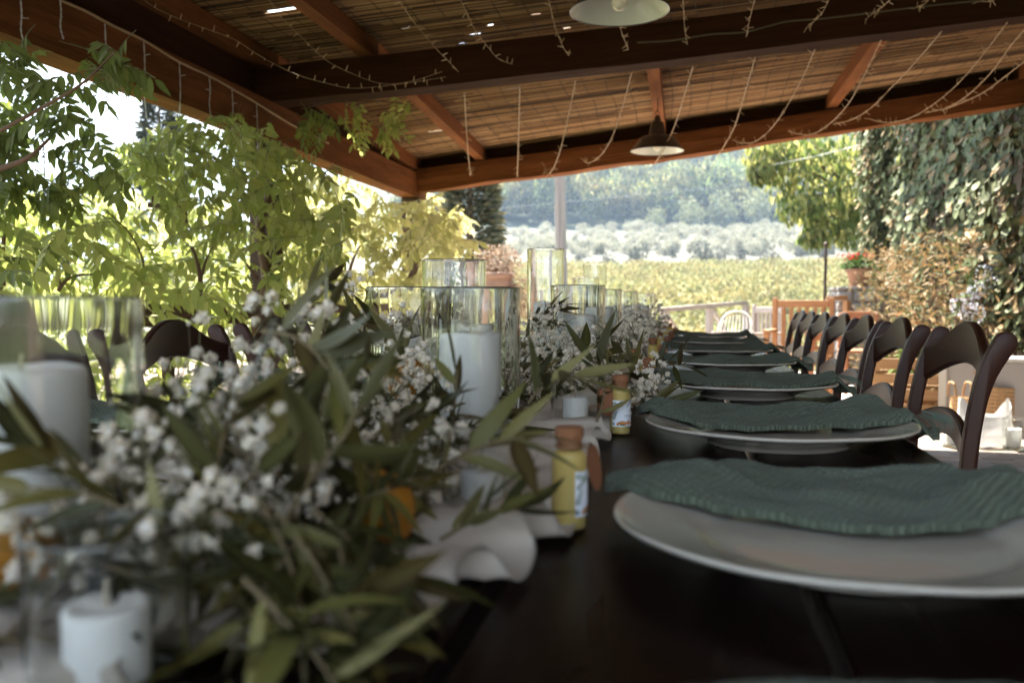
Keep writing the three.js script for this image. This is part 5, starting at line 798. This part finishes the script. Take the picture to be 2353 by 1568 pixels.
// ================================================================== fairy lights
const LEDM = STD({ color: RGB(0.5, 0.34, 0.2), roughness: 0.5 }), WIREM = STD({ color: RGB(0.42, 0.28, 0.16), roughness: 0.6 });
function fairy(label, pts, seed, { step = 0.07, rad = 0.0026, led = 0.03, mat = null, swirl = 0.004 } = {}) {
  const r = rng(seed), c = new THREE.CatmullRomCurve3(pts), L = c.getLength(), t = thing('fairy_lights', label, 'fairy lights', V(0, 0, 0), 0, 'fairy light strands under the pergola'), n = max(20, (L / 0.02) | 0);
  const strand = (ph) => { const P = []; for (let i = 0; i <= n; i++) { const p = c.getPointAt(i / n), a = i * 1.15 + ph; P.push(p.add(V(cos(a) * swirl * 0.5, 0, sin(a) * swirl * 0.5))); } return tube(P, rad * 0.62, rad * 0.62, n, 4); };
  part(t, 'wire', join([[strand(0), ID, null], [strand(PI), ID, null]]), mat ?? WIREM);
  const g = new THREE.CylinderGeometry(0.0016, 0.0024, led, 6).translate(0, led / 2, 0); let k = 0;
  for (let d = step * 0.5; d < L; d += step * lerp(0.7, 1.3, r())) { const m = part(t, 'bulb', g, mat ?? LEDM), u = d / L; m.position.copy(c.getPointAt(u)); const dir = rdir(r).cross(c.getTangentAt(u)).normalize().add(V(0, 0.1, 0)); m.quaternion.setFromUnitVectors(V(0, 1, 0), dir.normalize()); k++; }
}
{
  const z2 = (x, y) => [739 + x * 0.3429, y * 0.3429], z3 = (x, y) => [1546 + x * 0.3429, y * 0.3429], z1 = (x, y) => [x * 0.3429, y * 0.3429];
  const run = (f, l, a, b) => l.map(([x, y], i) => { const [px, py] = f(x, y); return at(px, py, lerp(a, b, i / (l.length - 1))); });
  // between the middle beam and the far beam, from the camera's left to its right
  [
    [z2, [[955, 622], [965, 800], [978, 1000], [990, 1120], [996, 1175]], 4.75, 6.7, 'leftmost fairy light strand hanging straight before the far beam'],
    [z2, [[1326, 592], [1322, 800], [1316, 1000], [1310, 1185]], 4.7, 6.7, 'second hanging fairy light strand from the left before the far beam'],
    [z2, [[1700, 540], [1660, 740], [1605, 980], [1555, 1120], [1515, 1165], [1488, 1105]], 4.65, 6.9, 'third fairy light strand from the left, its tip curling back'],
    [z2, [[2075, 492], [2020, 700], [1940, 930], [1860, 1050], [1785, 1090], [1752, 1068]], 4.6, 6.9, 'fourth fairy light strand from the left, its tip curling left'],
    [z3, [[135, 445], [70, 660], [20, 820], [-60, 1000], [-130, 1110]], 4.55, 6.7, 'fairy light strand passing just before the far pendant lamp'],
    [z3, [[550, 390], [490, 600], [420, 830], [360, 950], [300, 1045]], 4.5, 6.8, 'fairy light strand right of the far pendant lamp'],
    [z3, [[952, 332], [860, 540], [740, 750], [640, 880], [545, 950], [460, 955], [400, 935]], 4.45, 6.9, 'fairy light strand whose tail curls along the far beam right of the far lamp'],
    [z3, [[1396, 270], [1290, 490], [1180, 690], [1060, 820], [940, 895], [830, 895], [780, 870]], 4.4, 6.9, 'fairy light strand crossing the right joist'],
    [z3, [[1802, 210], [1640, 400], [1480, 570], [1330, 720], [1200, 800], [1080, 830]], 4.35, 6.7, 'fairy light strand right of the right joist'],
    [z3, [[2242, 150], [2060, 390], [1880, 590], [1700, 730], [1560, 800], [1430, 820], [1310, 795]], 4.3, 6.6, 'long fairy light strand second from the right edge'],
    [z3, [[2420, 130], [2270, 300], [2130, 490], [1960, 650], [1820, 725], [1690, 755]], 4.25, 6.5, 'fairy light strand cut by the right edge of the picture'],
    [z3, [[2520, 300], [2400, 380], [2230, 510], [2080, 620], [1930, 690], [1800, 740]], 4.4, 6.5, 'lowest fairy light strand at the right edge'],
  ].forEach(([f, l, a, b, lab], i) => fairy(lab, run(f, l, a, b), 40 + i, { step: 0.1, rad: 0.0034, led: 0.034 }));
  // nearer strands under the dark matting
  [
    [z2, [[470, -60], [560, 70], [650, 190], [760, 320], [840, 400], [915, 480]], 'fairy light strand left of centre under the dark matting'],
    [z2, [[930, 0], [985, 120], [1040, 220], [1110, 310], [1180, 390], [1275, 430]], 'fairy light strand at centre whose tip bends right under the dark matting'],
    [z2, [[1505, -60], [1535, 60], [1565, 180], [1610, 300], [1655, 372]], 'fairy light strand left of the near pendant lamp'],
    [z2, [[1960, 60], [1998, 180], [2030, 270], [2055, 330]], 'short fairy light strand just below the near pendant lamp'],
    [z3, [[70, -60], [72, 60], [78, 180], [95, 292]], 'fairy light strand right of the near pendant lamp'],
    [z3, [[560, -60], [535, 50], [510, 150], [492, 245]], 'second fairy light strand right of the near pendant lamp'],
    [z3, [[1060, -40], [1010, 70], [950, 140], [890, 190]], 'third fairy light strand right of the near pendant lamp'],
    [z3, [[1480, -30], [1400, 50], [1340, 90], [1285, 135]], 'fourth fairy light strand right of the near pendant lamp'],
    [z3, [[1740, -30], [1680, 30], [1600, 65]], 'short fairy light strand at the top edge right of the fourth'],
    [z3, [[2170, -20], [2120, 10], [2000, 8]], 'fairy light tip at the top right of the picture'],
    [z1, [[930, -40], [1000, 30], [1180, 120], [1400, 200], [1560, 260], [1750, 380], [1990, 500], [2200, 560], [2352, 590], [2700, 560], [2985, 515]], 'long sagging fairy light strand at upper left along the middle beam'],
    [z1, [[1780, -40], [1870, 100], [2030, 260], [2180, 400], [2352, 490], [2560, 560], [2750, 545], [2960, 480]], 'sagging fairy light strand crossing above the long one at upper left'],
    [z1, [[700, 0], [860, 130], [1010, 260], [960, 330]], 'loose fairy light end near the left beam'],
  ].forEach(([f, l, lab], i) => fairy(lab, run(f, l, 3.75, 4.35), 70 + i, { step: 0.055, rad: 0.0017, led: 0.026, swirl: 0.002 }));
  // rope along the left beam and the strands that hang from it
  const SILV = STD({ color: RGB(0.5, 0.47, 0.42), roughness: 0.35 });
  const inner = (px, py) => { const d = at(px, py, 1).sub(eye), k = (XL + 0.062) / d.x; return eye.clone().addScaledVector(d, k); };
  { const t = thing('fairy_light_rope', 'fairy light rope fixed along the inner face of the left beam', 'fairy lights'); part(t, 'rope', tube([[400, 0], [560, 70], [760, 175], [950, 265], [1190, 410], [1400, 510], [1700, 680], [1980, 850], [2200, 960]].map(([x, y]) => inner(...z1(x, y))), 0.0055, 0.0055, 120, 6, 0.3), WIREM); }
  [[135, -10, 165, 300], [400, 0, 415, 260], [700, 160, 722, 790], [960, 265, 990, 800], [1198, 410, 1222, 1000], [1400, 512, 1436, 800], [1552, 600, 1585, 990], [1718, 700, 1735, 1560], [285, 900, 290, 1570], [1330, 800, 1345, 1500]].forEach(([a, b, c, d], i) => {
    const A = inner(...z1(a, max(b, -30))), h = at(...z1(c, d), 1).sub(eye), B = A.clone(); B.y = A.y - hypot(0, 1) * abs((d - b) * 0.3429) * (A.clone().sub(eye).dot(fwd) / F0);
    fairy(['fairy light strand hanging at the top left corner', 'fairy light strand hanging second from the left beside the near leaves', 'fairy light strand hanging against the sky gap at upper left', 'fairy light strand hanging before the dark conifer', 'fairy light strand hanging fifth from the left over the wisteria', 'short fairy light strand hanging sixth from the left beam', 'fairy light strand hanging seventh from the left beam', 'long fairy light strand hanging before the pergola post', 'fairy light strand hanging low at the far left over the leaves', 'faint fairy light strand over the bright wisteria'][i], [A, A.clone().lerp(B, 0.33).add(V(0.006, 0, 0.004)), A.clone().lerp(B, 0.66).add(V(-0.004, 0, -0.004)), B.add(V(0.01, 0, 0))], 90 + i, { step: 0.13, rad: 0.003, led: 0.026, mat: SILV });
  });
  // electric cable along the middle beam
  { const t = thing('cable', 'thin electric cable along the face of the middle beam', 'cable'); part(t, 'sheath', tube([[-240, 285], [0, 270], [250, 230], [480, 215], [640, 175], [760, 145], [1000, 125], [1300, 90], [1700, 40], [2100, 0]].map(([x, y]) => { const [px, py] = z3(x, y), d = at(px, py, 1).sub(eye), k = (-ZM + 0.082) / d.z; return eye.clone().addScaledVector(d, k); }), 0.004, 0.004, 80, 6), STD({ color: RGB(0.14, 0.11, 0.06), roughness: 0.6 })); }
  // lit string of lights outside, from the ivy towards the field, and two thin wires over the slope
  { const t = thing('outdoor_light_string', 'pale string of lights stretched before the leafy tree', 'string lights'); part(t, 'wire', tube([[1975, 333, 11.2], [1880, 357, 12], [1780, 377, 13], [1700, 390, 14]].map((a) => at(...a)), 0.0045, 0.0045, 60, 5, 0.8), STD({ color: RGB(0.5, 0.48, 0.44), roughness: 0.4 })); }
  { const t = thing('overhead_wire', 'thin overhead wire crossing the wooded slope', 'wire'); part(t, 'wire', tube([[1150, 478, 30], [1500, 445, 28], [1700, 425, 27]].map((a) => at(...a)), 0.006, 0.006, 20, 4), STD({ color: RGB(0.25, 0.25, 0.25) })); }
}
// ================================================================== terrace at the far right
const slat = (w, h, d) => boxUV(bar(w, h, d, 0.006), w > h && w > d ? 'x' : h > d ? 'y' : 'z');
{ // railing at the terrace edge
  const t = thing('wooden_fence', 'low wooden fence with a diagonal brace at the edge of the terrace', 'fence'), a = at(1515, 717, 10.2), b = at(1715, 699, 12.6), dn = (p, h) => V(p.x, p.y - h, p.z);
  part(t, 'handrail', beam(a, b, 0.06, 0.05, 0.004), M.teakGrey); for (const k of [0.03, 0.5, 0.97]) { const p = a.clone().lerp(b, k); part(t, 'post', beam(dn(p, 0.95), dn(p, 0.002), 0.07, 0.07, 0.004), M.teakGrey); }
  for (const k of [0, 0.5]) part(t, 'brace', beam(dn(a.clone().lerp(b, k + 0.06), 0.06), dn(a.clone().lerp(b, k + 0.46), 0.8), 0.05, 0.045, 0.004), M.teakGrey); part(t, 'lower_rail', beam(dn(a, 0.8), dn(b, 0.8), 0.05, 0.045, 0.004), M.teakGrey);
  const r2 = thing('wooden_fence', 'short wooden rail running from the orange armchair to the stone wall', 'fence'); part(r2, 'handrail', beam(at(1900, 690, 10.8), at(1945, 688, 10.9), 0.05, 0.05, 0.004), M.teak); part(r2, 'post', beam(dn(at(1940, 690, 10.88), 0.9), dn(at(1940, 690, 10.88), 0.002), 0.06, 0.06, 0.004), M.teak);
}
function gardenChair(label, p, turn, w, mat) {                // slatted armchair facing -z
  const t = thing('garden_armchair', label, 'armchair', p, turn, 'slatted wooden garden armchairs'), H = 0.95;
  for (const s of [-1, 1]) { part(t, 'back_post', slat(0.05, H, 0.045).translate(s * (w / 2 - 0.025), H / 2, 0.24), mat); part(t, 'front_leg', slat(0.05, 0.62, 0.05).translate(s * (w / 2 - 0.025), 0.31, -0.24), mat); part(t, 'armrest', slat(0.07, 0.03, 0.52).translate(s * (w / 2 - 0.025), 0.637, -0.03), mat); part(t, 'side_rail', slat(0.03, 0.06, 0.43).translate(s * (w / 2 - 0.025), 0.38, 0), mat); }
  part(t, 'top_rail', slat(w - 0.104, 0.07, 0.035).translate(0, H - 0.06, 0.24), mat); part(t, 'lower_back_rail', slat(w - 0.104, 0.05, 0.03).translate(0, 0.47, 0.24), mat);
  const n = Math.round((w - 0.1) / 0.085); for (let i = 0; i < n; i++) part(t, 'back_slat', slat(0.042, H - 0.595, 0.016).translate(-(w - 0.14) / 2 + ((i + 0.5) / n) * (w - 0.14), (0.495 + H - 0.097) / 2, 0.24), mat);
  for (let i = 0; i < 5; i++) part(t, 'seat_slat', slat(w - 0.11, 0.022, 0.075).translate(0, 0.42, -0.2 + i * 0.09), mat); part(t, 'front_rail', slat(w - 0.104, 0.07, 0.025).translate(0, 0.37, -0.24), mat); return t;
}
{
  const p = at(1838, 700, 9.0); p.y = at(1838, 682, 9.0).y - 0.95; p.y = -0.0; gardenChair('orange wooden armchair with an upright slatted back behind the far dining chairs', p, PI + 0.0 - 0.25, 0.6, M.teak).scale.y = 1.055;
  const q = at(1722, 700, 10.0); q.y = -0.02; gardenChair('weathered pale wooden armchair left of the orange one, turned sideways', q, 2.05, 0.62, M.teakGrey);
  const w = at(1665, 735, 11.5); w.y = -0.05; const t = thing('metal_chair', 'white wire garden chair left of the weathered armchair, blurred by sunlight', 'chair', w, 0.5), wm = STD({ color: RGB(0.8, 0.8, 0.78), roughness: 0.4 }); const it = []; for (let i = -4; i <= 4; i++) it.push([tube([V(i * 0.05, 0.45, 0.2), V(i * 0.052, 0.7, 0.26), V(i * 0.045, 0.86 - i * i * 0.004, 0.28)], 0.006, 0.006, 8, 5), ID, null]); part(t, 'backrest', join([...it, [tube([V(-0.22, 0.45, 0.2), V(-0.24, 0.7, 0.25), V(-0.15, 0.86, 0.28), V(0, 0.9, 0.29), V(0.15, 0.86, 0.28), V(0.24, 0.7, 0.25), V(0.22, 0.45, 0.2)], 0.01, 0.01, 30, 6), ID, null]]), wm); part(t, 'seat', new THREE.CylinderGeometry(0.22, 0.22, 0.02, 32).translate(0, 0.45, 0), wm); for (const a of [0.8, 2.3, 3.9, 5.5]) part(t, 'leg', tube([V(cos(a) * 0.17, 0.44, sin(a) * 0.17), V(cos(a) * 0.22, 0, sin(a) * 0.22)], 0.009, 0.008, 4, 6), wm);
}
{ // table, crate and chair in the sun behind the right row
  const b = at(1990, 760, 8.3), t = thing('garden_table', 'reddish wooden garden table seen between the dining chairs on the right', 'table', V(b.x, 0, b.z), -0.1), red = wood([0.42, 0.16, 0.07], 0.6); for (let i = 0; i < 6; i++) part(t, 'board', slat(1.1, 0.025, 0.1).translate(0, 0.7, -0.275 + i * 0.11), red); for (const x of [-0.48, 0.48]) for (const z of [-0.24, 0.24]) part(t, 'leg', slat(0.055, 0.685, 0.055).translate(x, 0.3425, z), red); for (const z of [-0.24, 0.24]) part(t, 'rail', slat(0.9, 0.07, 0.025).translate(0, 0.645, z), red); for (const x of [-0.48, 0.48]) part(t, 'stretcher', slat(0.03, 0.05, 0.42).translate(x, 0.3, 0), red);
  const c = at(2085, 880, 7.1), k = thing('slatted_crate', 'orange brown slatted wooden crate behind the second dining chair', 'crate', V(c.x + 0.1, 0, c.z), -0.12), m = wood([0.52, 0.3, 0.14], 0.65); for (const s of [-1, 1]) { for (let i = 0; i < 4; i++) { part(k, 'slat', slat(0.74, 0.082, 0.018).translate(0, 0.14 + i * 0.115, s * 0.2), m); part(k, 'slat', slat(0.018, 0.082, 0.36).translate(s * 0.36, 0.14 + i * 0.115, 0), m); } for (const z of [-1, 1]) part(k, 'corner_post', slat(0.045, 0.54, 0.045).translate(s * 0.335, 0.27, z * 0.168), m); } part(k, 'bottom_board', slat(0.64, 0.02, 0.33).translate(0, 0.08, 0), m);
  const pl = thing('potted_plant', 'low green plant growing in the slatted crate', 'plant', V(c.x + 0.1, 0.1, c.z)); const gl = leaf(1, 0.5, { seg: 3, fold: 0.2, curl: -0.3, top: [0.12, 0.17, 0.04] }); leafMass(pl, 420, 150, (r) => { const d = rdir(r, 0.5); return [V(d.x * 0.28 * r(), 0.25 + 0.28 * r(), d.z * 0.14 * r()), d, rdir(r, 0.6), lerp(0.05, 0.1, r())]; }, [gl], M.foliage, 81); part(pl, 'stem', tube([V(0, 0.02, 0), V(0.02, 0.2, 0), V(0.05, 0.4, 0.02)], 0.012, 0.006, 8, 6), M.twig);
  const e = at(1980, 760, 9.6), ch = thing('wooden_chair', 'wooden chair with a rounded reddish crest behind the fourth dining chair', 'chair', V(e.x, 0, e.z), PI), rd = wood([0.5, 0.22, 0.1], 0.5); part(ch, 'crest_rail', sweepRail((s) => 0.86 - 0.03 * s * s * s * s, (s) => 0.77, (s) => 0.2 + 0.03 * (1 - s * s), 0.4, 0.025), rd); for (const s of [-1, 1]) { part(ch, 'back_post', slat(0.035, 0.83, 0.03).translate(s * 0.19, 0.415, 0.2), rd); part(ch, 'front_leg', slat(0.035, 0.43, 0.035).translate(s * 0.18, 0.215, -0.18), rd); } part(ch, 'seat', slat(0.42, 0.03, 0.42).translate(0, 0.445, 0), rd);
}
{ // stone wall end with a pot of red geraniums, and a dark pole
  const r = rng(17), a = at(1924, 700, 11), t = thing('stone_wall', 'rough grey stone wall end below the geranium pot', 'wall', V(a.x, 0, a.z)), W = 1.0, H = 1.15, D = 0.5, sm = [[0.28, 0.26, 0.24], [0.2, 0.19, 0.18], [0.34, 0.31, 0.27], [0.25, 0.21, 0.18]].map((c) => STD({ color: RGB(...c), roughness: 0.95, bumpMap: rough, bumpScale: 0.012 }));
  part(t, 'mortar', new THREE.BoxGeometry(W - 0.03, H - 0.02, D - 0.05).translate(W / 2, H / 2, -D / 2), STD({ color: RGB(0.33, 0.3, 0.26), roughness: 1 }));
  const stone = (w, h, d, s) => { const g = new RoundedBoxGeometry(w, h, d, 3, min(w, h) * 0.28), p = g.attributes.position; for (let i = 0; i < p.count; i++) { const k = 1 + 0.16 * (fbm(p.getX(i) * 9 + s, p.getY(i) * 9 + p.getZ(i) * 7, 2) - 0.5); p.setXYZ(i, p.getX(i) * k, p.getY(i) * k, p.getZ(i)); } g.computeVertexNormals(); return g; };
  let y = 0, n = 0; while (y < H - 0.05) { const h = min(lerp(0.08, 0.15, r()), H - y); let x = -0.01; while (x < W) { const w = lerp(0.1, 0.26, r()), m = part(t, 'stone', stone(w - 0.014, h - 0.012, 0.1, n), sm[n++ % 4]); m.position.set(x + w / 2, y + h / 2, -0.03 + r() * 0.02); x += w; } let z = -0.08; while (z > -D) { const w = lerp(0.1, 0.2, r()), m = part(t, 'stone', stone(0.1, h - 0.012, w - 0.014, n), sm[n++ % 4]); m.position.set(0.02 + r() * 0.02, y + h / 2, z - w / 2); z -= w; } y += h; }
  const p0 = at(1975, 618, 11.15), g = thing('flower_pot', 'terracotta flower pot on top of the stone wall', 'flower pot', V(p0.x, H + 0.002, p0.z)), terr = STD({ color: RGB(0.52, 0.26, 0.15), roughness: 0.9, map: scuff }); part(g, 'pot', lathe([[0.0001, 0], [0.11, 0], [0.145, 0.17], [0.16, 0.172], [0.162, 0.21], [0.148, 0.212], [0.142, 0.18], [0.0001, 0.178]], 40), terr);
  const f = thing('geranium', 'red geraniums in the terracotta pot on the stone wall', 'flowers', V(p0.x, H + 0.17, p0.z)), gl = leaf(1, 0.9, { seg: 3, fold: 0.15, tip: 0, top: [0.07, 0.12, 0.03] }), pet = leaf(1, 0.8, { seg: 2, tip: 0, fold: 0.2, top: [0.55, 0.03, 0.02] });
  leafMass(f, 300, 120, (q) => { const d = rdir(q, 0.4), k = q(); return [V(d.x * 0.2 * k, 0.06 + abs(d.y) * 0.14 * q(), d.z * 0.18 * k), d, rdir(q, 0.8), lerp(0.04, 0.07, q())]; }, [gl], M.foliage, 83); for (let i = 0; i < 7; i++) { const it = [], q = rng(i + 3); for (let k = 0; k < 24; k++) { const d = rdir(q, 0.3); it.push([pet, mat4(d.clone().multiplyScalar(0.022), d, rdir(q), 0.02), null]); } const m = part(f, 'flower_head', join(it), M.flower); m.position.set(-0.25 + i * 0.06, 0.17 + 0.06 * q(), (q() - 0.5) * 0.2 + 0.08); }
  const b = at(1895, 700, 11.3); single('lamp_pole', 'thin dark pole behind the orange armchair', 'pole', join([[tube([V(0, -0.2, 0), V(0, 0.9, 0), V(0.005, 1.66, 0)], 0.022, 0.018, 8, 8), ID, null], [new THREE.SphereGeometry(0.03, 12, 8).translate(0.005, 1.67, 0), ID, null], [new THREE.CylinderGeometry(0.08, 0.1, 0.03, 16), ID, null]]), iron, V(b.x, 0, b.z));
}
{ // things set down on the floor at the right
  const wick = (c) => STD({ color: RGB(...c), roughness: 0.8 });
  const F = (px, py, zc) => { const p = at(px, py, zc); p.y = 0.004; return p; };
  { const b = F(2214, 900, 6.6), t = thing('white_cabinet', 'small white cabinet with a grey panel behind the nearest dining chair', 'cabinet', V(b.x + 0.2, 0, b.z - 0.25), -0.5), wm = STD({ color: RGB(0.5, 0.48, 0.45), roughness: 0.5 }); part(t, 'body', boxUV(bar(0.62, 0.5, 0.3, 0.008), 'y').translate(0.08, 0.27, 0), STD({ color: RGB(0.3, 0.28, 0.27), roughness: 0.6 })); part(t, 'top', bar(0.68, 0.03, 0.34, 0.006).translate(0.08, 0.537, 0), wm); for (const x of [-0.235, 0.395]) part(t, 'corner_post', bar(0.06, 0.5, 0.32, 0.01).translate(x, 0.27, 0.01), wm); for (const x of [-0.2, 0.36]) part(t, 'foot', bar(0.05, 0.02, 0.28, 0.004).translate(x, 0.01, 0), wm); }
  { // wicker basket: woven strands round upright stakes
    const mk = (label, p, R, H, turn) => { const t = thing('wicker_basket', label, 'basket', p, turn, 'wicker baskets'), it = [], st = [], c1 = [0.45, 0.27, 0.13], c2 = [0.55, 0.36, 0.19]; const rows = Math.round(H / 0.014); for (let k = 0; k < rows; k++) { const pts = []; for (let i = 0; i <= 40; i++) { const a = (i / 40) * 2 * PI; pts.push(V(cos(a) * R * (1 + 0.03 * sin(a * 10 + k * PI)), (k + 0.5) * 0.014, sin(a) * R * (1 + 0.03 * sin(a * 10 + k * PI)))); } it.push([tube(pts, 0.0062, 0.0062, 60, 5), ID, k % 2 ? c1 : c2]); } for (let i = 0; i < 20; i++) { const a = (i / 20) * 2 * PI; st.push([tube([V(cos(a) * R, 0, sin(a) * R), V(cos(a) * R * 1.005, H / 2, sin(a) * R * 1.005), V(cos(a) * R, H, sin(a) * R)], 0.0045, 0.0045, 6, 5), ID, c1]); } part(t, 'weave', join(it), M.vcol); part(t, 'stake', join(st), M.vcol); part(t, 'bottom', new THREE.CylinderGeometry(R, R, 0.012, 32).translate(0, 0.008, 0), wick(c1)); for (const s of [-1, 1]) part(t, 'handle', tube([V(s * R, H, -0.05), V(s * R * 1.12, H + 0.09, -0.03), V(s * R * 1.12, H + 0.09, 0.03), V(s * R, H, 0.05)], 0.008, 0.008, 20, 6), wick([0.36, 0.2, 0.09])); return t; };
    mk('tall narrow brown wicker basket on the floor behind the nearest dining chair', F(2203, 1015, 6.3), 0.055, 0.3, 0.3); mk('round wicker basket with a loop handle behind the white cloth bag', F(2292, 1000, 6.7), 0.15, 0.34, 0.2);
  }
  { const b = F(2262, 1010, 6.05), P = [], I = [], n = 36, m = 22; for (let j = 0; j <= m; j++) for (let i = 0; i <= n; i++) { const a = (i / n) * 2 * PI, t = j / m, R = lerp(0.12, 0.16, sin(t * PI * 0.8)) * (1 + 0.16 * (fbm(a * 3 + 3, t * 5, 3) - 0.5) + 0.05 * sin(a * 7 + t * 4)), ears = max(0, cos(a * 2)) * 0.12 * sstep(t, 0.6, 1); P.push(cos(a) * R * 1.1, t * 0.2 + ears, sin(a) * R * 0.7); } for (let j = 0; j < m; j++) for (let i = 0; i < n; i++) { const a = j * (n + 1) + i; I.push(a, a + n + 1, a + 1, a + 1, a + n + 1, a + n + 2); } const g = new THREE.BufferGeometry(); g.setAttribute('position', new THREE.Float32BufferAttribute(P, 3)); g.setIndex(I); g.computeVertexNormals(); const t = thing('cloth_bag', 'crumpled white cloth bag on the floor behind the nearest dining chair', 'bag', b, 0.2); part(t, 'cloth', g, PHY({ color: RGB(0.6, 0.59, 0.58), roughness: 0.85, transmission: 0.2, thickness: 0 })); part(t, 'bottom', new THREE.CylinderGeometry(0.11, 0.11, 0.01, 32).scale(1.05, 1, 0.68).translate(0, 0.005, 0), STD({ color: RGB(0.7, 0.69, 0.67) })); }
  const spare = (px, zc, R, H, lab, cl, ch) => { const b = F(px, 1000, zc); cylinderVase('glass_vase', lab, b, R, H, 'glass cylinders set on the floor'); candle('pillar_candle', cl, b.clone().add(V(0, 0.0145, 0)), R * 0.66, ch, 66, 'white pillar candles in the glass cylinders on the floor'); };
  spare(2330, 5.9, 0.066, 0.2, 'glass cylinder on the floor at the right edge below the dining chair', 'white pillar candle in the floor glass at the right edge', 0.12);
  spare(2186, 6.0, 0.06, 0.2, 'glass cylinder on the floor left of the tall wicker basket', 'white pillar candle in the floor glass left of the tall wicker basket', 0.13);
  { const b = F(2335, 900, 6.9), t = thing('wooden_stool', 'low wooden stool with a white cloth on it at the right edge', 'stool', b, 0.3), m = wood([0.34, 0.2, 0.11], 0.7); part(t, 'top', slat(0.5, 0.03, 0.3).translate(0, 0.4, 0), m); for (const x of [-0.2, 0.2]) for (const z of [-0.11, 0.11]) part(t, 'leg', slat(0.04, 0.384, 0.04).translate(x, 0.192, z), m); part(t, 'rail', slat(0.36, 0.05, 0.02).translate(0, 0.33, 0.11), m); }
}
renderer.render(scene, camera);
